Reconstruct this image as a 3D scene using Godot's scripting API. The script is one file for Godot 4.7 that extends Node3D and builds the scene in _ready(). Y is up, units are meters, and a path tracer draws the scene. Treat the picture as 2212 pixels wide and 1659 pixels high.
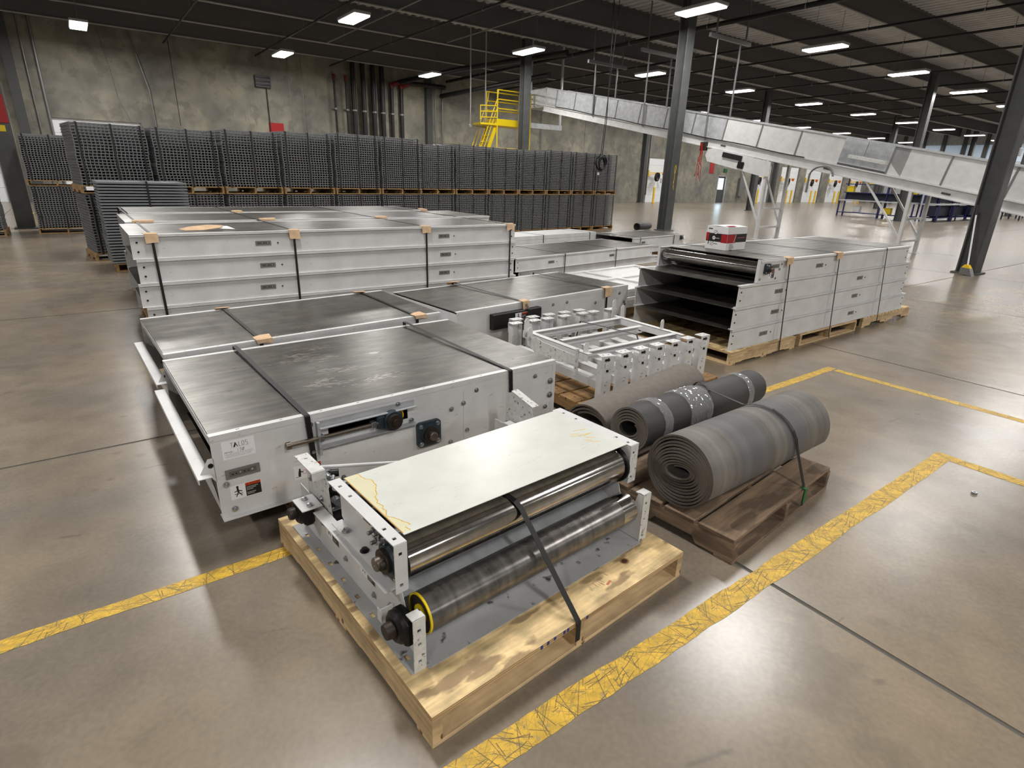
extends Node3D
# A warehouse floor with dismantled conveyor sections on pallets. World: x runs along the yellow floor lines to the right,
# -z runs to the back wall, y is up, metres. The camera stands at x = 0, z = 0.

var M := {}
var used := {}
var cache := {}
var rng := RandomNumberGenerator.new()

# ------------------------------------------------------------------ nodes
func numbered(n: String) -> String:
	if not used.has(n):
		used[n] = 0
		return n
	used[n] += 1
	return "%s_%03d" % [n, used[n]]

func tag(o: Node, label: String, category: String, group := "", kind := "") -> Node:
	if label != "": o.set_meta("label", label)
	if category != "": o.set_meta("category", category)
	if group != "": o.set_meta("group", group)
	if kind != "": o.set_meta("kind", kind)
	return o

func thing(called: String, label: String, category: String, at := Vector3.ZERO, turn := 0.0, group := "") -> Node3D:
	var o := Node3D.new()
	o.name = numbered(called)
	add_child(o)
	o.position = at
	o.rotation_degrees.y = turn
	tag(o, label, category, group)
	return o

func setting(called: String) -> Node3D:
	var o := Node3D.new()
	o.name = called
	add_child(o)
	o.set_meta("kind", "structure")
	return o

func mb() -> SurfaceTool:
	var st := SurfaceTool.new()
	st.begin(Mesh.PRIMITIVE_TRIANGLES)
	return st

func build(st: SurfaceTool, called: String, mat: Material, parent: Node) -> MeshInstance3D:
	return put(st.commit(), called, mat, parent)

func put(mesh: Mesh, called: String, mat: Material, parent: Node, at := Vector3.ZERO, turn := 0.0) -> MeshInstance3D:
	var o := MeshInstance3D.new()
	o.mesh = mesh
	o.material_override = mat
	o.name = called
	parent.add_child(o, true)
	o.position = at
	o.rotation_degrees.y = turn
	return o

# ------------------------------------------------------------------ shapes
func poly(st: SurfaceTool, p: Array, out: Vector3, uv := []) -> void:
	var n: Vector3 = (p[1] - p[0]).cross(p[2] - p[0]).normalized()
	var flip := n.dot(out) < 0.0
	if flip: n = -n
	for i in range(1, p.size() - 1):
		var ids := [0, i, i + 1] if flip else [0, i + 1, i]
		for k in ids:
			st.set_normal(n)
			if uv.size() > 0: st.set_uv(uv[k])
			else: st.set_uv(Vector2(p[k].x + p[k].z, p[k].y))
			st.add_vertex(p[k])

func bx(st: SurfaceTool, c: Vector3, s: Vector3, ch := 0.0, b := Basis.IDENTITY) -> void:
	var h := s * 0.5
	if ch <= 0.0:
		for a in 3:
			for sg in [-1.0, 1.0]:
				var u := (a + 1) % 3
				var v := (a + 2) % 3
				var pts := []
				for q in [[-1, -1], [1, -1], [1, 1], [-1, 1]]:
					var p := Vector3.ZERO
					p[a] = sg * h[a]
					p[u] = q[0] * h[u]
					p[v] = q[1] * h[v]
					pts.append(c + b * p)
				var o := Vector3.ZERO
				o[a] = sg
				poly(st, pts, b * o)
		return
	var P := func(sg: Array, a: int) -> Vector3:
		var p := Vector3.ZERO
		for k in 3: p[k] = sg[k] * (h[k] if k == a else h[k] - ch)
		return c + b * p
	for a in 3:
		var u := (a + 1) % 3
		var v := (a + 2) % 3
		for sa in [-1, 1]:
			var pts := []
			for q in [[-1, -1], [1, -1], [1, 1], [-1, 1]]:
				var sg := [0, 0, 0]
				sg[a] = sa
				sg[u] = q[0]
				sg[v] = q[1]
				pts.append(P.call(sg, a))
			var o := Vector3.ZERO
			o[a] = sa
			poly(st, pts, b * o)
			for su in [-1, 1]:
				var e := []
				for q in [[a, -1], [a, 1], [u, 1], [u, -1]]:
					var sg := [0, 0, 0]
					sg[a] = sa
					sg[u] = su
					sg[v] = q[1]
					e.append(P.call(sg, q[0]))
				var oo := Vector3.ZERO
				oo[a] = sa
				oo[u] = su
				poly(st, e, b * oo)
	for sx in [-1, 1]:
		for sy in [-1, 1]:
			for sz in [-1, 1]:
				var sg := [sx, sy, sz]
				poly(st, [P.call(sg, 0), P.call(sg, 1), P.call(sg, 2)], b * Vector3(sx, sy, sz))

# box given by two corners
func bb(st: SurfaceTool, a: Vector3, d: Vector3, ch := 0.0) -> void:
	bx(st, (a + d) * 0.5, (d - a).abs(), ch)

# a bar of square section between two points
func bar(st: SurfaceTool, a: Vector3, d: Vector3, w: float, t: float, up := Vector3.UP) -> void:
	var x := (d - a).normalized()
	if absf(x.dot(up)) > 0.98: up = Vector3.RIGHT
	var z := x.cross(up).normalized()
	var y := z.cross(x).normalized()
	bx(st, (a + d) * 0.5, Vector3((d - a).length(), t, w), 0.0, Basis(x, y, z))

func frame_of(ax: Vector3) -> Basis:
	var up := Vector3.UP if absf(ax.y) < 0.9 else Vector3.RIGHT
	var x := up.cross(ax).normalized()
	return Basis(x, ax.cross(x).normalized(), ax)

# profile: Vector2(along the axis, radius)
func lathe(st: SurfaceTool, at: Vector3, axis: Vector3, profile: Array, n := 20, vlen := 1.0) -> void:
	var b := frame_of(axis.normalized())
	for k in profile.size() - 1:
		var p: Vector2 = profile[k]
		var q: Vector2 = profile[k + 1]
		var d := q - p
		if d.length() < 1e-6: continue
		var nn := Vector2(-d.y, d.x).normalized()   # (along, radial)
		if nn.y < 0.0 and absf(d.x) > 1e-6: nn = -nn
		if absf(d.x) <= 1e-6:
			var mid: float = (profile[0].x + profile[profile.size() - 1].x) * 0.5
			nn = Vector2(signf(p.x - mid) if absf(p.x - mid) > 1e-6 else -1.0, 0.0)
		for i in n:
			var a0 := TAU * i / n
			var a1 := TAU * (i + 1) / n
			var r0 := b * Vector3(cos(a0), sin(a0), 0)
			var r1 := b * Vector3(cos(a1), sin(a1), 0)
			var v := [at + b.z * p.x + r0 * p.y, at + b.z * p.x + r1 * p.y, at + b.z * q.x + r1 * q.y, at + b.z * q.x + r0 * q.y]
			var ns := [r0 * nn.y + b.z * nn.x, r1 * nn.y + b.z * nn.x, r1 * nn.y + b.z * nn.x, r0 * nn.y + b.z * nn.x]
			var uv := [Vector2(float(i) / n, p.x / vlen), Vector2(float(i + 1) / n, p.x / vlen), Vector2(float(i + 1) / n, q.x / vlen), Vector2(float(i) / n, q.x / vlen)]
			var face: Vector3 = (v[1] - v[0]).cross(v[2] - v[0])
			if face.length() < 1e-12: face = (v[2] - v[0]).cross(v[3] - v[0])
			var order := [0, 2, 1, 0, 3, 2] if face.dot(ns[0] + ns[2]) > 0.0 else [0, 1, 2, 0, 2, 3]
			for o in order:
				st.set_normal(ns[o])
				st.set_uv(uv[o])
				st.add_vertex(v[o])

func rod(st: SurfaceTool, a: Vector3, d: Vector3, r: float, n := 12) -> void:
	var l := (d - a).length()
	lathe(st, a, (d - a) / l, [Vector2(0, 0), Vector2(0, r), Vector2(l, r), Vector2(l, 0)], n, l)

func sweep(st: SurfaceTool, pts: Array, r: float, n := 8) -> void:
	var rings := []
	for i in pts.size():
		var t: Vector3 = (pts[mini(i + 1, pts.size() - 1)] - pts[maxi(i - 1, 0)]).normalized()
		rings.append(frame_of(t))
	for i in pts.size() - 1:
		for k in n:
			var a0 := TAU * k / n
			var a1 := TAU * (k + 1) / n
			var d := [rings[i] * Vector3(cos(a0), sin(a0), 0), rings[i] * Vector3(cos(a1), sin(a1), 0), rings[i + 1] * Vector3(cos(a1), sin(a1), 0), rings[i + 1] * Vector3(cos(a0), sin(a0), 0)]
			var v := [pts[i] + d[0] * r, pts[i] + d[1] * r, pts[i + 1] + d[2] * r, pts[i + 1] + d[3] * r]
			var face: Vector3 = (v[1] - v[0]).cross(v[2] - v[0])
			for o in ([0, 2, 1, 0, 3, 2] if face.dot(d[0]) > 0.0 else [0, 1, 2, 0, 2, 3]):
				st.set_normal(d[o])
				st.set_uv(Vector2(0, 0))
				st.add_vertex(v[o])

# flat band of width w along "side", following pts; lies on the side of "out" at each point
func ribbon(st: SurfaceTool, pts: Array, w: float, t: float, side: Vector3) -> void:
	for i in pts.size() - 1:
		var d: Vector3 = pts[i + 1] - pts[i]
		var l := d.length()
		if l < 1e-5: continue
		var x := d / l
		var z := side.normalized()
		var y := z.cross(x).normalized()
		z = x.cross(y).normalized()
		bx(st, (pts[i] + pts[i + 1]) * 0.5, Vector3(l + t * 0.6, t, w), 0.0, Basis(x, y, z))

# polygon in the local xy plane of xf, pushed out along z by d
func prism(st: SurfaceTool, pl: PackedVector2Array, d: float, xf: Transform3D) -> void:
	var tri := Geometry2D.triangulate_polygon(pl)
	for side in [0.0, d]:
		var o := xf.basis * Vector3(0, 0, 1 if side > 0.0 else -1)
		for i in range(0, tri.size(), 3):
			var p := []
			var uv := []
			for k in 3:
				var q := pl[tri[i + k]]
				p.append(xf * Vector3(q.x, q.y, side))
				uv.append(q)
			poly(st, p, o, uv)
	var ccw := not Geometry2D.is_polygon_clockwise(pl)
	for i in pl.size():
		var a := pl[i]
		var b := pl[(i + 1) % pl.size()]
		var nn := Vector2(b.y - a.y, a.x - b.x)
		if not ccw: nn = -nn
		poly(st, [xf * Vector3(a.x, a.y, 0), xf * Vector3(b.x, b.y, 0), xf * Vector3(b.x, b.y, d), xf * Vector3(a.x, a.y, d)], xf.basis * Vector3(nn.x, nn.y, 0))

func rrect(w: float, h: float, r: float, n := 4) -> PackedVector2Array:
	var o := PackedVector2Array()
	var cs := [Vector2(w / 2 - r, h / 2 - r), Vector2(-w / 2 + r, h / 2 - r), Vector2(-w / 2 + r, -h / 2 + r), Vector2(w / 2 - r, -h / 2 + r)]
	for i in 4:
		for k in n + 1:
			var a := PI / 2 * i + PI / 2 * k / n
			o.append(cs[i] + Vector2(cos(a), sin(a)) * r)
	return o

# a sheet in the local xy plane of xf with rectangular holes cut through it
func sheet(st: SurfaceTool, r: Rect2, t: float, holes: Array, xf: Transform3D) -> void:
	var xs := [r.position.x, r.end.x]
	var ys := [r.position.y, r.end.y]
	for h in holes:
		xs.append_array([h.position.x, h.end.x])
		ys.append_array([h.position.y, h.end.y])
	xs.sort()
	ys.sort()
	for j in ys.size() - 1:
		if ys[j + 1] - ys[j] < 1e-5: continue
		var run := -1.0
		for i in xs.size() - 1:
			if xs[i + 1] - xs[i] < 1e-5: continue
			var m := Vector2((xs[i] + xs[i + 1]) / 2, (ys[j] + ys[j + 1]) / 2)
			var hole := false
			for h in holes:
				if h.has_point(m): hole = true
			if not hole:
				bx(st, xf * Vector3(m.x, m.y, t / 2), Vector3(xs[i + 1] - xs[i], ys[j + 1] - ys[j], t), 0.0, xf.basis)

# hexagon bolt head with washer, looking along "out"
func bolt_mesh(r: float) -> Mesh:
	var k := "bolt%f" % r
	if not cache.has(k):
		var st := mb()
		lathe(st, Vector3.ZERO, Vector3(0, 0, 1), [Vector2(0, 0), Vector2(0, r * 1.5), Vector2(r * 0.3, r * 1.5), Vector2(r * 0.3, r), Vector2(r * 1.1, r * 0.95), Vector2(r * 1.2, 0)], 10)
		cache[k] = st.commit()
	return cache[k]

func bolt(parent: Node, at: Vector3, r := 0.011, mat: Material = null, dir := Vector3(0, 0, 1)) -> MeshInstance3D:
	var o := put(bolt_mesh(r), "bolt", M.zinc if mat == null else mat, parent, at)
	o.basis = frame_of(dir)
	return o

# ------------------------------------------------------------------ textures
func noise(sd: int, f: float, w: int, h: int, oct := 4, type := FastNoiseLite.TYPE_SIMPLEX_SMOOTH) -> PackedByteArray:
	var n := FastNoiseLite.new()
	n.seed = sd
	n.frequency = f
	n.noise_type = type
	n.fractal_octaves = oct
	var im := n.get_seamless_image(w, h)
	im.convert(Image.FORMAT_L8)
	return im.get_data()

# noise drawn out along x by "stretch"
func streaks(sd: int, f: float, w: int, h: int, stretch: int, oct := 3) -> PackedByteArray:
	var n := FastNoiseLite.new()
	n.seed = sd
	n.frequency = f
	n.fractal_octaves = oct
	var im := n.get_seamless_image(maxi(w / stretch, 4), h)
	im.convert(Image.FORMAT_L8)
	im.resize(w, h, Image.INTERPOLATE_CUBIC)
	return im.get_data()

func tex(im: Image) -> ImageTexture:
	im.generate_mipmaps()
	return ImageTexture.create_from_image(im)

# colour image: base colour times (1 + sum of weight * (noise - 0.5)), then towards "spot" where spot noise passes its limit
func mix_img(w: int, h: int, base: Color, layers: Array, weights: Array, spot := Color.BLACK, sn := PackedByteArray(), limit := 1.0, strength := 1.0, tint := Vector3.ZERO) -> Image:
	var o := PackedByteArray()
	o.resize(w * h * 3)
	var nl := layers.size()
	for i in w * h:
		var m := 1.0
		var t0 := 0.0
		for k in nl:
			var q: float = weights[k] * (layers[k][i] / 255.0 - 0.5)
			m += q
			if k == 0: t0 = layers[0][i] / 255.0 - 0.5
		var r := base.r * m + tint.x * t0
		var g := base.g * m + tint.y * t0
		var b := base.b * m + tint.z * t0
		if limit < 1.0:
			var s := clampf((sn[i] / 255.0 - limit) * 9.0, 0.0, 1.0) * strength
			r = lerpf(r, spot.r, s)
			g = lerpf(g, spot.g, s)
			b = lerpf(b, spot.b, s)
		o[i * 3] = int(clampf(r, 0.0, 1.0) * 255.0)
		o[i * 3 + 1] = int(clampf(g, 0.0, 1.0) * 255.0)
		o[i * 3 + 2] = int(clampf(b, 0.0, 1.0) * 255.0)
	return Image.create_from_data(w, h, false, Image.FORMAT_RGB8, o)

func stroke(im: Image, a: Vector2, d: Vector2, w: float, c: Color, wrap := false, alpha := 1.0) -> void:
	var l := maxf((d - a).length(), 1.0)
	var r := int(ceil(w / 2))
	for i in int(l) + 1:
		var p := a.lerp(d, i / l)
		for y in range(-r, r + 1):
			for x in range(-r, r + 1):
				if Vector2(x, y).length() > w / 2 + 0.2: continue
				var q := Vector2i(int(p.x) + x, int(p.y) + y)
				if wrap: q = Vector2i(posmod(q.x, im.get_width()), posmod(q.y, im.get_height()))
				if q.x < 0 or q.y < 0 or q.x >= im.get_width() or q.y >= im.get_height(): continue
				im.set_pixelv(q, im.get_pixelv(q).lerp(c, alpha))

func gray(im: PackedByteArray, w: int, h: int, lo: float, hi: float) -> ImageTexture:
	var o := PackedByteArray()
	o.resize(w * h)
	for i in w * h: o[i] = int(255.0 * clampf(lerpf(lo, hi, im[i] / 255.0), 0.0, 1.0))
	return tex(Image.create_from_data(w, h, false, Image.FORMAT_L8, o))

func mat(c: Color, rough := 0.6, metal := 0.0, spec := 0.5) -> StandardMaterial3D:
	var m := StandardMaterial3D.new()
	m.albedo_color = c
	m.roughness = rough
	m.metallic = metal
	m.metallic_specular = spec
	return m

func tmat(t: Texture2D, scale: float, rough := 0.6, metal := 0.0, c := Color.WHITE, world := false) -> StandardMaterial3D:
	var m := mat(c, rough, metal)
	m.albedo_texture = t
	m.uv1_triplanar = true
	m.uv1_world_triplanar = world
	m.uv1_triplanar_sharpness = 8.0
	m.uv1_scale = Vector3.ONE * scale
	return m

func uvmat(t: Texture2D, rough := 0.6, metal := 0.0, scale := Vector3.ONE) -> StandardMaterial3D:
	var m := mat(Color.WHITE, rough, metal)
	m.albedo_texture = t
	m.uv1_scale = scale
	return m

# ------------------------------------------------------------------ materials
func make_materials() -> void:
	rng.seed = 7
	# concrete floor: mottled, with scuffs
	var W := 1024
	var fl := mix_img(W, W, Color(0.50, 0.457, 0.40), [noise(1, 0.004, W, W, 3), noise(2, 0.02, W, W, 4), noise(3, 0.25, W, W, 2)], [0.16, 0.14, 0.10], Color(0.40, 0.37, 0.32), noise(4, 0.011, W, W, 5), 0.70, 0.30, Vector3(0.02, 0.0, -0.03))
	for i in 110:
		var p := Vector2(rng.randf() * W, rng.randf() * W)
		var a := rng.randf_range(-0.5, 0.9)
		var l := rng.randf_range(4, 30)
		stroke(fl, p, p + Vector2(cos(a), sin(a)) * l, rng.randf_range(1.0, 1.8), Color(0.34, 0.32, 0.29), true, rng.randf_range(0.12, 0.42))
	for i in 90:
		var p := Vector2(rng.randf() * W, rng.randf() * W)
		stroke(fl, p, p + Vector2(rng.randf_range(1, 4), rng.randf_range(0, 2)), rng.randf_range(3, 7), Color(0.38, 0.35, 0.31), true, 0.14)
	M.floor = tmat(tex(fl), 1.0 / 7.3, 0.27, 0.0, Color.WHITE, true)
	M.floor.metallic_specular = 0.6
	M.joint = mat(Color(0.34, 0.33, 0.31), 0.8)
	# tilt-up concrete wall
	var wl := mix_img(W, W, Color(0.50, 0.49, 0.45), [noise(11, 0.003, W, W, 4), noise(12, 0.013, W, W, 5), noise(13, 0.2, W, W, 2)], [0.30, 0.22, 0.09], Color(0.36, 0.35, 0.31), noise(14, 0.012, W, W, 5), 0.62, 0.30, Vector3(0.03, 0.02, -0.02))
	for i in 24:
		var p := Vector2(rng.randf() * W, rng.randf() * W)
		stroke(wl, p, p + Vector2(rng.randf_range(-3, 3), rng.randf_range(20, 70)), rng.randf_range(1.5, 4), Color(0.36, 0.33, 0.27), true, 0.10)
	M.wall = tmat(tex(wl), 1.0 / 11.0, 0.85, 0.0, Color.WHITE, true)
	# yellow floor line with tyre and drag scratches; u runs along the line
	var yl := mix_img(1024, 128, Color(0.80, 0.645, 0.20), [noise(21, 0.01, 1024, 128, 4), noise(22, 0.1, 1024, 128, 3)], [0.22, 0.10], Color(0.60, 0.53, 0.38), noise(23, 0.02, 1024, 128, 4), 0.70, 0.6)
	for i in 300:
		var p := Vector2(rng.randf() * 1024, rng.randf_range(-20, 148))
		var a := rng.randf_range(-0.9, 0.9) if i % 3 else rng.randf_range(1.0, 2.2)
		var l := rng.randf_range(30, 190)
		stroke(yl, p, p + Vector2(cos(a), sin(a)) * l, rng.randf_range(0.8, 1.9), Color(0.33, 0.29, 0.20), false, rng.randf_range(0.45, 0.95))
	M.line = uvmat(tex(yl), 0.5)
	# slider bed steel
	var sb := mix_img(1024, 512, Color(0.405, 0.395, 0.375), [streaks(31, 0.03, 1024, 512, 16, 4), streaks(32, 0.12, 1024, 512, 40, 3), noise(33, 0.01, 1024, 512, 4)], [0.26, 0.14, 0.30], Color(0.36, 0.345, 0.32), noise(34, 0.008, 1024, 512, 4), 0.6, 0.45, Vector3(0.0, 0.0, -0.02))
	for i in 120:
		var p := Vector2(rng.randf() * 1024, rng.randf() * 512)
		stroke(sb, p, p + Vector2(rng.randf_range(10, 90), rng.randf_range(-6, 6)), 1.0, Color(0.62, 0.60, 0.56), true, 0.3)
	for i in 26:
		var p := Vector2(rng.randf() * 1024, rng.randf() * 512)
		stroke(sb, p, p + Vector2(rng.randf_range(2, 8), 0), rng.randf_range(2, 6), Color(0.22, 0.2, 0.18), true, 0.5)
	M.steel = tmat(tex(sb), 1.0 / 1.7, 1.0, 0.78)
	M.steel.roughness_texture = gray(streaks(35, 0.04, 512, 512, 10, 4), 512, 512, 0.27, 0.42)
	# the near section's bed has whitish flaked patches; uv over the whole sheet
	var fb2 := Image.create(1024, 1024, false, Image.FORMAT_RGB8)
	fb2.blit_rect(sb, Rect2i(0, 0, 1024, 512), Vector2i(0, 0))
	fb2.blit_rect(sb, Rect2i(0, 0, 1024, 512), Vector2i(0, 512))
	for c in [[330, 330, 70], [360, 300, 60], [400, 360, 70], [350, 250, 40], [390, 560, 50], [420, 610, 45], [330, 690, 30], [350, 760, 60], [310, 740, 40], [460, 800, 60], [500, 780, 40], [430, 180, 60], [560, 420, 26]]:
		for q in 26:
			var p := Vector2(c[0] + rng.randfn() * c[2] * 0.45, c[1] + rng.randfn() * c[2] * 0.32)
			for e in 3: stroke(fb2, p, p + Vector2(rng.randf_range(2, 16), rng.randf_range(-3, 3)), rng.randf_range(2, 6), Color(0.62, 0.60, 0.57), false, 0.35)
	for q in 60:
		var p := Vector2(rng.randf() * 1024, rng.randf() * 1024)
		stroke(fb2, p, p + Vector2(rng.randf_range(-30, 60), rng.randf_range(-12, 12)), 1.0, Color(0.70, 0.68, 0.65), false, 0.4)
	for q in 7:
		var p := Vector2(rng.randf() * 1024, rng.randf() * 1024)
		stroke(fb2, p, p + Vector2(4, 0), 9.0, Color(0.20, 0.19, 0.17), false, 0.6)
	M.flaked_steel = uvmat(tex(fb2), 0.33, 0.72)
	var ru := mix_img(512, 512, Color(0.24, 0.235, 0.225), [streaks(36, 0.03, 512, 512, 8, 4), noise(37, 0.02, 512, 512, 4)], [0.4, 0.5], Color(0.20, 0.16, 0.12), noise(38, 0.012, 512, 512, 4), 0.6, 0.6)
	M.dull_steel = tmat(tex(ru), 0.7, 0.5, 0.6)
	# white paint on steel, scuffed
	var wp := mix_img(512, 512, Color(0.79, 0.79, 0.79), [noise(41, 0.008, 512, 512, 4), noise(42, 0.3, 512, 512, 2)], [0.07, 0.05])
	for i in 46:
		var p := Vector2(rng.randf() * 512, rng.randf() * 512)
		var a := rng.randf_range(-0.4, 0.4)
		stroke(wp, p, p + Vector2(cos(a), sin(a)) * rng.randf_range(2, 12), 1.0, Color(0.42, 0.41, 0.40), true, rng.randf_range(0.25, 0.7))
	var wpt := tex(wp)
	M.white = tmat(wpt, 1.0 / 1.3, 0.38)
	# heavily chipped white
	var cp := mix_img(512, 512, Color(0.78, 0.78, 0.77), [noise(43, 0.02, 512, 512, 4), noise(44, 0.3, 512, 512, 2)], [0.10, 0.06], Color(0.27, 0.25, 0.23), noise(45, 0.02, 512, 512, 5), 0.73, 0.8)
	M.chipped = tmat(tex(cp), 1.0 / 0.42, 0.45)
	# belly pan, pale grey with oil spots
	var bp := mix_img(512, 512, Color(0.63, 0.63, 0.63), [noise(46, 0.01, 512, 512, 4), noise(47, 0.2, 512, 512, 2)], [0.12, 0.05], Color(0.17, 0.16, 0.15), noise(48, 0.016, 512, 512, 5), 0.77, 0.9)
	M.pan = tmat(tex(bp), 1.0 / 1.1, 0.42)
	# cover sheet with yellow glue stains is cut to its own size, so it has its own uv
	var cs := mix_img(1024, 512, Color(0.80, 0.81, 0.785), [noise(49, 0.006, 1024, 512, 4), noise(50, 0.3, 1024, 512, 2)], [0.05, 0.03])
	var px := 0.0
	var en := FastNoiseLite.new()
	en.seed = 12
	en.frequency = 0.012
	for y in range(0, 500):
		var edge := 40.0 + 26.0 * sin(y * 0.013 + 0.4) + 24.0 * en.get_noise_1d(y * 0.6) + 4.0 * en.get_noise_1d(y * 2.5)
		if y > 470: edge *= 0.6
		for x in int(edge): cs.set_pixel(x, y, cs.get_pixel(x, y).lerp(Color(0.85, 0.80, 0.55), 0.45 if x < edge - 3 else 0.95))
		stroke(cs, Vector2(edge, y), Vector2(edge, y), 2.0, Color(0.80, 0.60, 0.18), false, 0.8)
		stroke(cs, Vector2(1, y), Vector2(1, y), 3.0, Color(0.76, 0.52, 0.14), false, 0.7)
	for i in 9:
		var a := Vector2(905 + rng.randf_range(-20, 40), 250 + i * 18)
		stroke(cs, a, a + Vector2(rng.randf_range(20, 60), rng.randf_range(-10, 30)), 4.0, Color(0.86, 0.68, 0.22), false, 0.8)
	for i in 60:
		var p := Vector2(rng.randf() * 1024, rng.randf() * 512)
		stroke(cs, p, p + Vector2(rng.randf_range(-6, 22), rng.randf_range(-4, 4)), 1.0, Color(0.42, 0.42, 0.40), false, 0.7)
	for i in 70:
		var p0 := Vector2(150 + i * 9.0, 380 - 0.0008 * pow(i * 9.0 - 320, 2))
		stroke(cs, p0, p0 + Vector2(9, 0), 1.0, Color(0.6, 0.6, 0.58), false, 0.4)
	M.cover = uvmat(tex(cs), 0.3)
	# metal rollers; v runs along the axis
	M.chrome = mat(Color(0.70, 0.68, 0.66), 0.16, 1.0)
	var ch := mix_img(256, 512, Color(0.72, 0.705, 0.69), [streaks(51, 0.06, 256, 512, 32, 3), noise(52, 0.02, 256, 512, 3)], [0.10, 0.12])
	M.chrome = uvmat(tex(ch), 0.13, 1.0, Vector3(1, 1, 1))
	var wr := mix_img(256, 512, Color(0.44, 0.43, 0.42), [streaks(53, 0.05, 256, 512, 32, 4), noise(54, 0.03, 256, 512, 4)], [0.30, 0.25], Color(0.50, 0.48, 0.46), streaks(55, 0.016, 256, 512, 16, 4), 0.66, 0.55)
	M.worn = uvmat(tex(wr), 0.27, 0.7)
	# woods, grain along local x
	var g1 := mix_img(512, 256, Color(0.765, 0.66, 0.50), [streaks(61, 0.03, 512, 256, 16, 4), streaks(62, 0.12, 512, 256, 32, 2), noise(63, 0.02, 512, 256, 3)], [0.28, 0.16, 0.10], Color(0.50, 0.37, 0.24), streaks(64, 0.02, 512, 256, 10, 4), 0.68, 0.5)
	for i in 5:
		var p := Vector2(rng.randf() * 512, rng.randf() * 256)
		stroke(g1, p, p + Vector2(5, 0), 6.0, Color(0.42, 0.27, 0.16), true, 0.75)
	M.pine = tmat(tex(g1), 1.0 / 0.9, 0.75)
	var g2 := mix_img(512, 256, Color(0.50, 0.42, 0.34), [streaks(65, 0.04, 512, 256, 16, 4), streaks(66, 0.12, 512, 256, 40, 2)], [0.45, 0.25], Color(0.30, 0.24, 0.19), streaks(67, 0.02, 512, 256, 8, 4), 0.62, 0.6)
	M.weathered = tmat(tex(g2), 1.0 / 0.9, 0.8)
	M.old_pine = tmat(tex(g1), 1.0 / 0.7, 0.8, 0.0, Color(0.80, 0.74, 0.66))
	M.brown_wood = tmat(tex(g1), 1.0 / 0.7, 0.75, 0.0, Color(0.74, 0.67, 0.57))
	# construction plywood with darker grain flames and knots; uv over the whole sheet
	var pw := mix_img(1024, 1024, Color(0.835, 0.73, 0.54), [streaks(71, 0.012, 1024, 1024, 6, 5), streaks(72, 0.06, 1024, 1024, 12, 3), noise(73, 0.01, 1024, 1024, 4)], [0.34, 0.18, 0.30], Color(0.47, 0.38, 0.27), streaks(74, 0.010, 1024, 1024, 3, 5), 0.58, 0.65)
	for kn in [[Vector2(820, 930), 19], [Vector2(560, 300), 12], [Vector2(60, 560), 11], [Vector2(52, 800), 13], [Vector2(40, 380), 10], [Vector2(300, 640), 10]]:
		for rr in range(26, 2, -1):
			stroke(pw, kn[0] + Vector2(-2, 0), kn[0] + Vector2(2, 0), kn[1] * rr / 16.0, Color(0.30, 0.17, 0.12) if rr < 17 else Color(0.58, 0.43, 0.24), false, 0.14 if rr >= 17 else 0.25)
	for i in 12:
		var p := Vector2(620 + rng.randf() * 110, 930 + rng.randf() * 40)
		stroke(pw, p, p + Vector2(2, 12), 2.0, Color(0.55, 0.45, 0.30), false, 0.5)
	stroke(pw, Vector2(686, 972), Vector2(706, 966), 8.0, Color(0.74, 0.45, 0.33), false, 0.5)
	M.plywood = uvmat(tex(pw), 0.62)
	M.ply_edge = mat(Color(0.62, 0.50, 0.33), 0.8)
	# conveyor belting
	var rb := mix_img(256, 512, Color(0.40, 0.385, 0.365), [streaks(81, 0.02, 256, 512, 32, 4), noise(82, 0.1, 256, 512, 3)], [0.35, 0.08], Color(0.33, 0.33, 0.35), streaks(83, 0.006, 256, 512, 32, 3), 0.55, 0.6)
	M.belt = uvmat(tex(rb), 0.62)
	M.belt_edge = mat(Color(0.35, 0.32, 0.285), 0.85)
	M.dark_belt = mat(Color(0.185, 0.183, 0.18), 0.6)
	M.brown_belt = tmat(tex(mix_img(256, 256, Color(0.405, 0.38, 0.35), [noise(84, 0.03, 256, 256, 4), noise(85, 0.2, 256, 256, 2)], [0.12, 0.08])), 1.0 / 0.6, 0.7)
	M.wrap = mat(Color(0.92, 0.93, 0.95, 0.13), 0.05)
	M.wrap.transparency = BaseMaterial3D.TRANSPARENCY_ALPHA
	M.strap = mat(Color(0.04, 0.04, 0.043), 0.5)
	M.card = tmat(tex(mix_img(256, 256, Color(0.79, 0.67, 0.54), [noise(86, 0.02, 256, 256, 4), noise(87, 0.3, 256, 256, 2)], [0.16, 0.06])), 2.0, 0.85)
	M.grate = mat(Color(0.50, 0.505, 0.51), 0.5, 0.15)
	M.deck_grey = mat(Color(0.50, 0.515, 0.53), 0.45, 0.2)
	var co := mix_img(256, 256, Color(0.295, 0.30, 0.30), [noise(88, 0.02, 256, 256, 4), noise(89, 0.3, 256, 256, 2)], [0.14, 0.06])
	M.column = tmat(tex(co), 0.6, 0.5)
	M.beam = mat(Color(0.335, 0.335, 0.34), 0.8)
	M.flange = mat(Color(0.60, 0.60, 0.59), 0.6)
	M.deck = tmat(tex(mix_img(256, 256, Color(0.72, 0.72, 0.72), [noise(90, 0.01, 256, 256, 4), noise(91, 0.05, 256, 256, 3)], [0.2, 0.1])), 0.2, 0.6)
	M.pipe = mat(Color(0.09, 0.09, 0.095), 0.45, 0.2)
	M.conduit = mat(Color(0.50, 0.50, 0.50), 0.4, 0.6)
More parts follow.
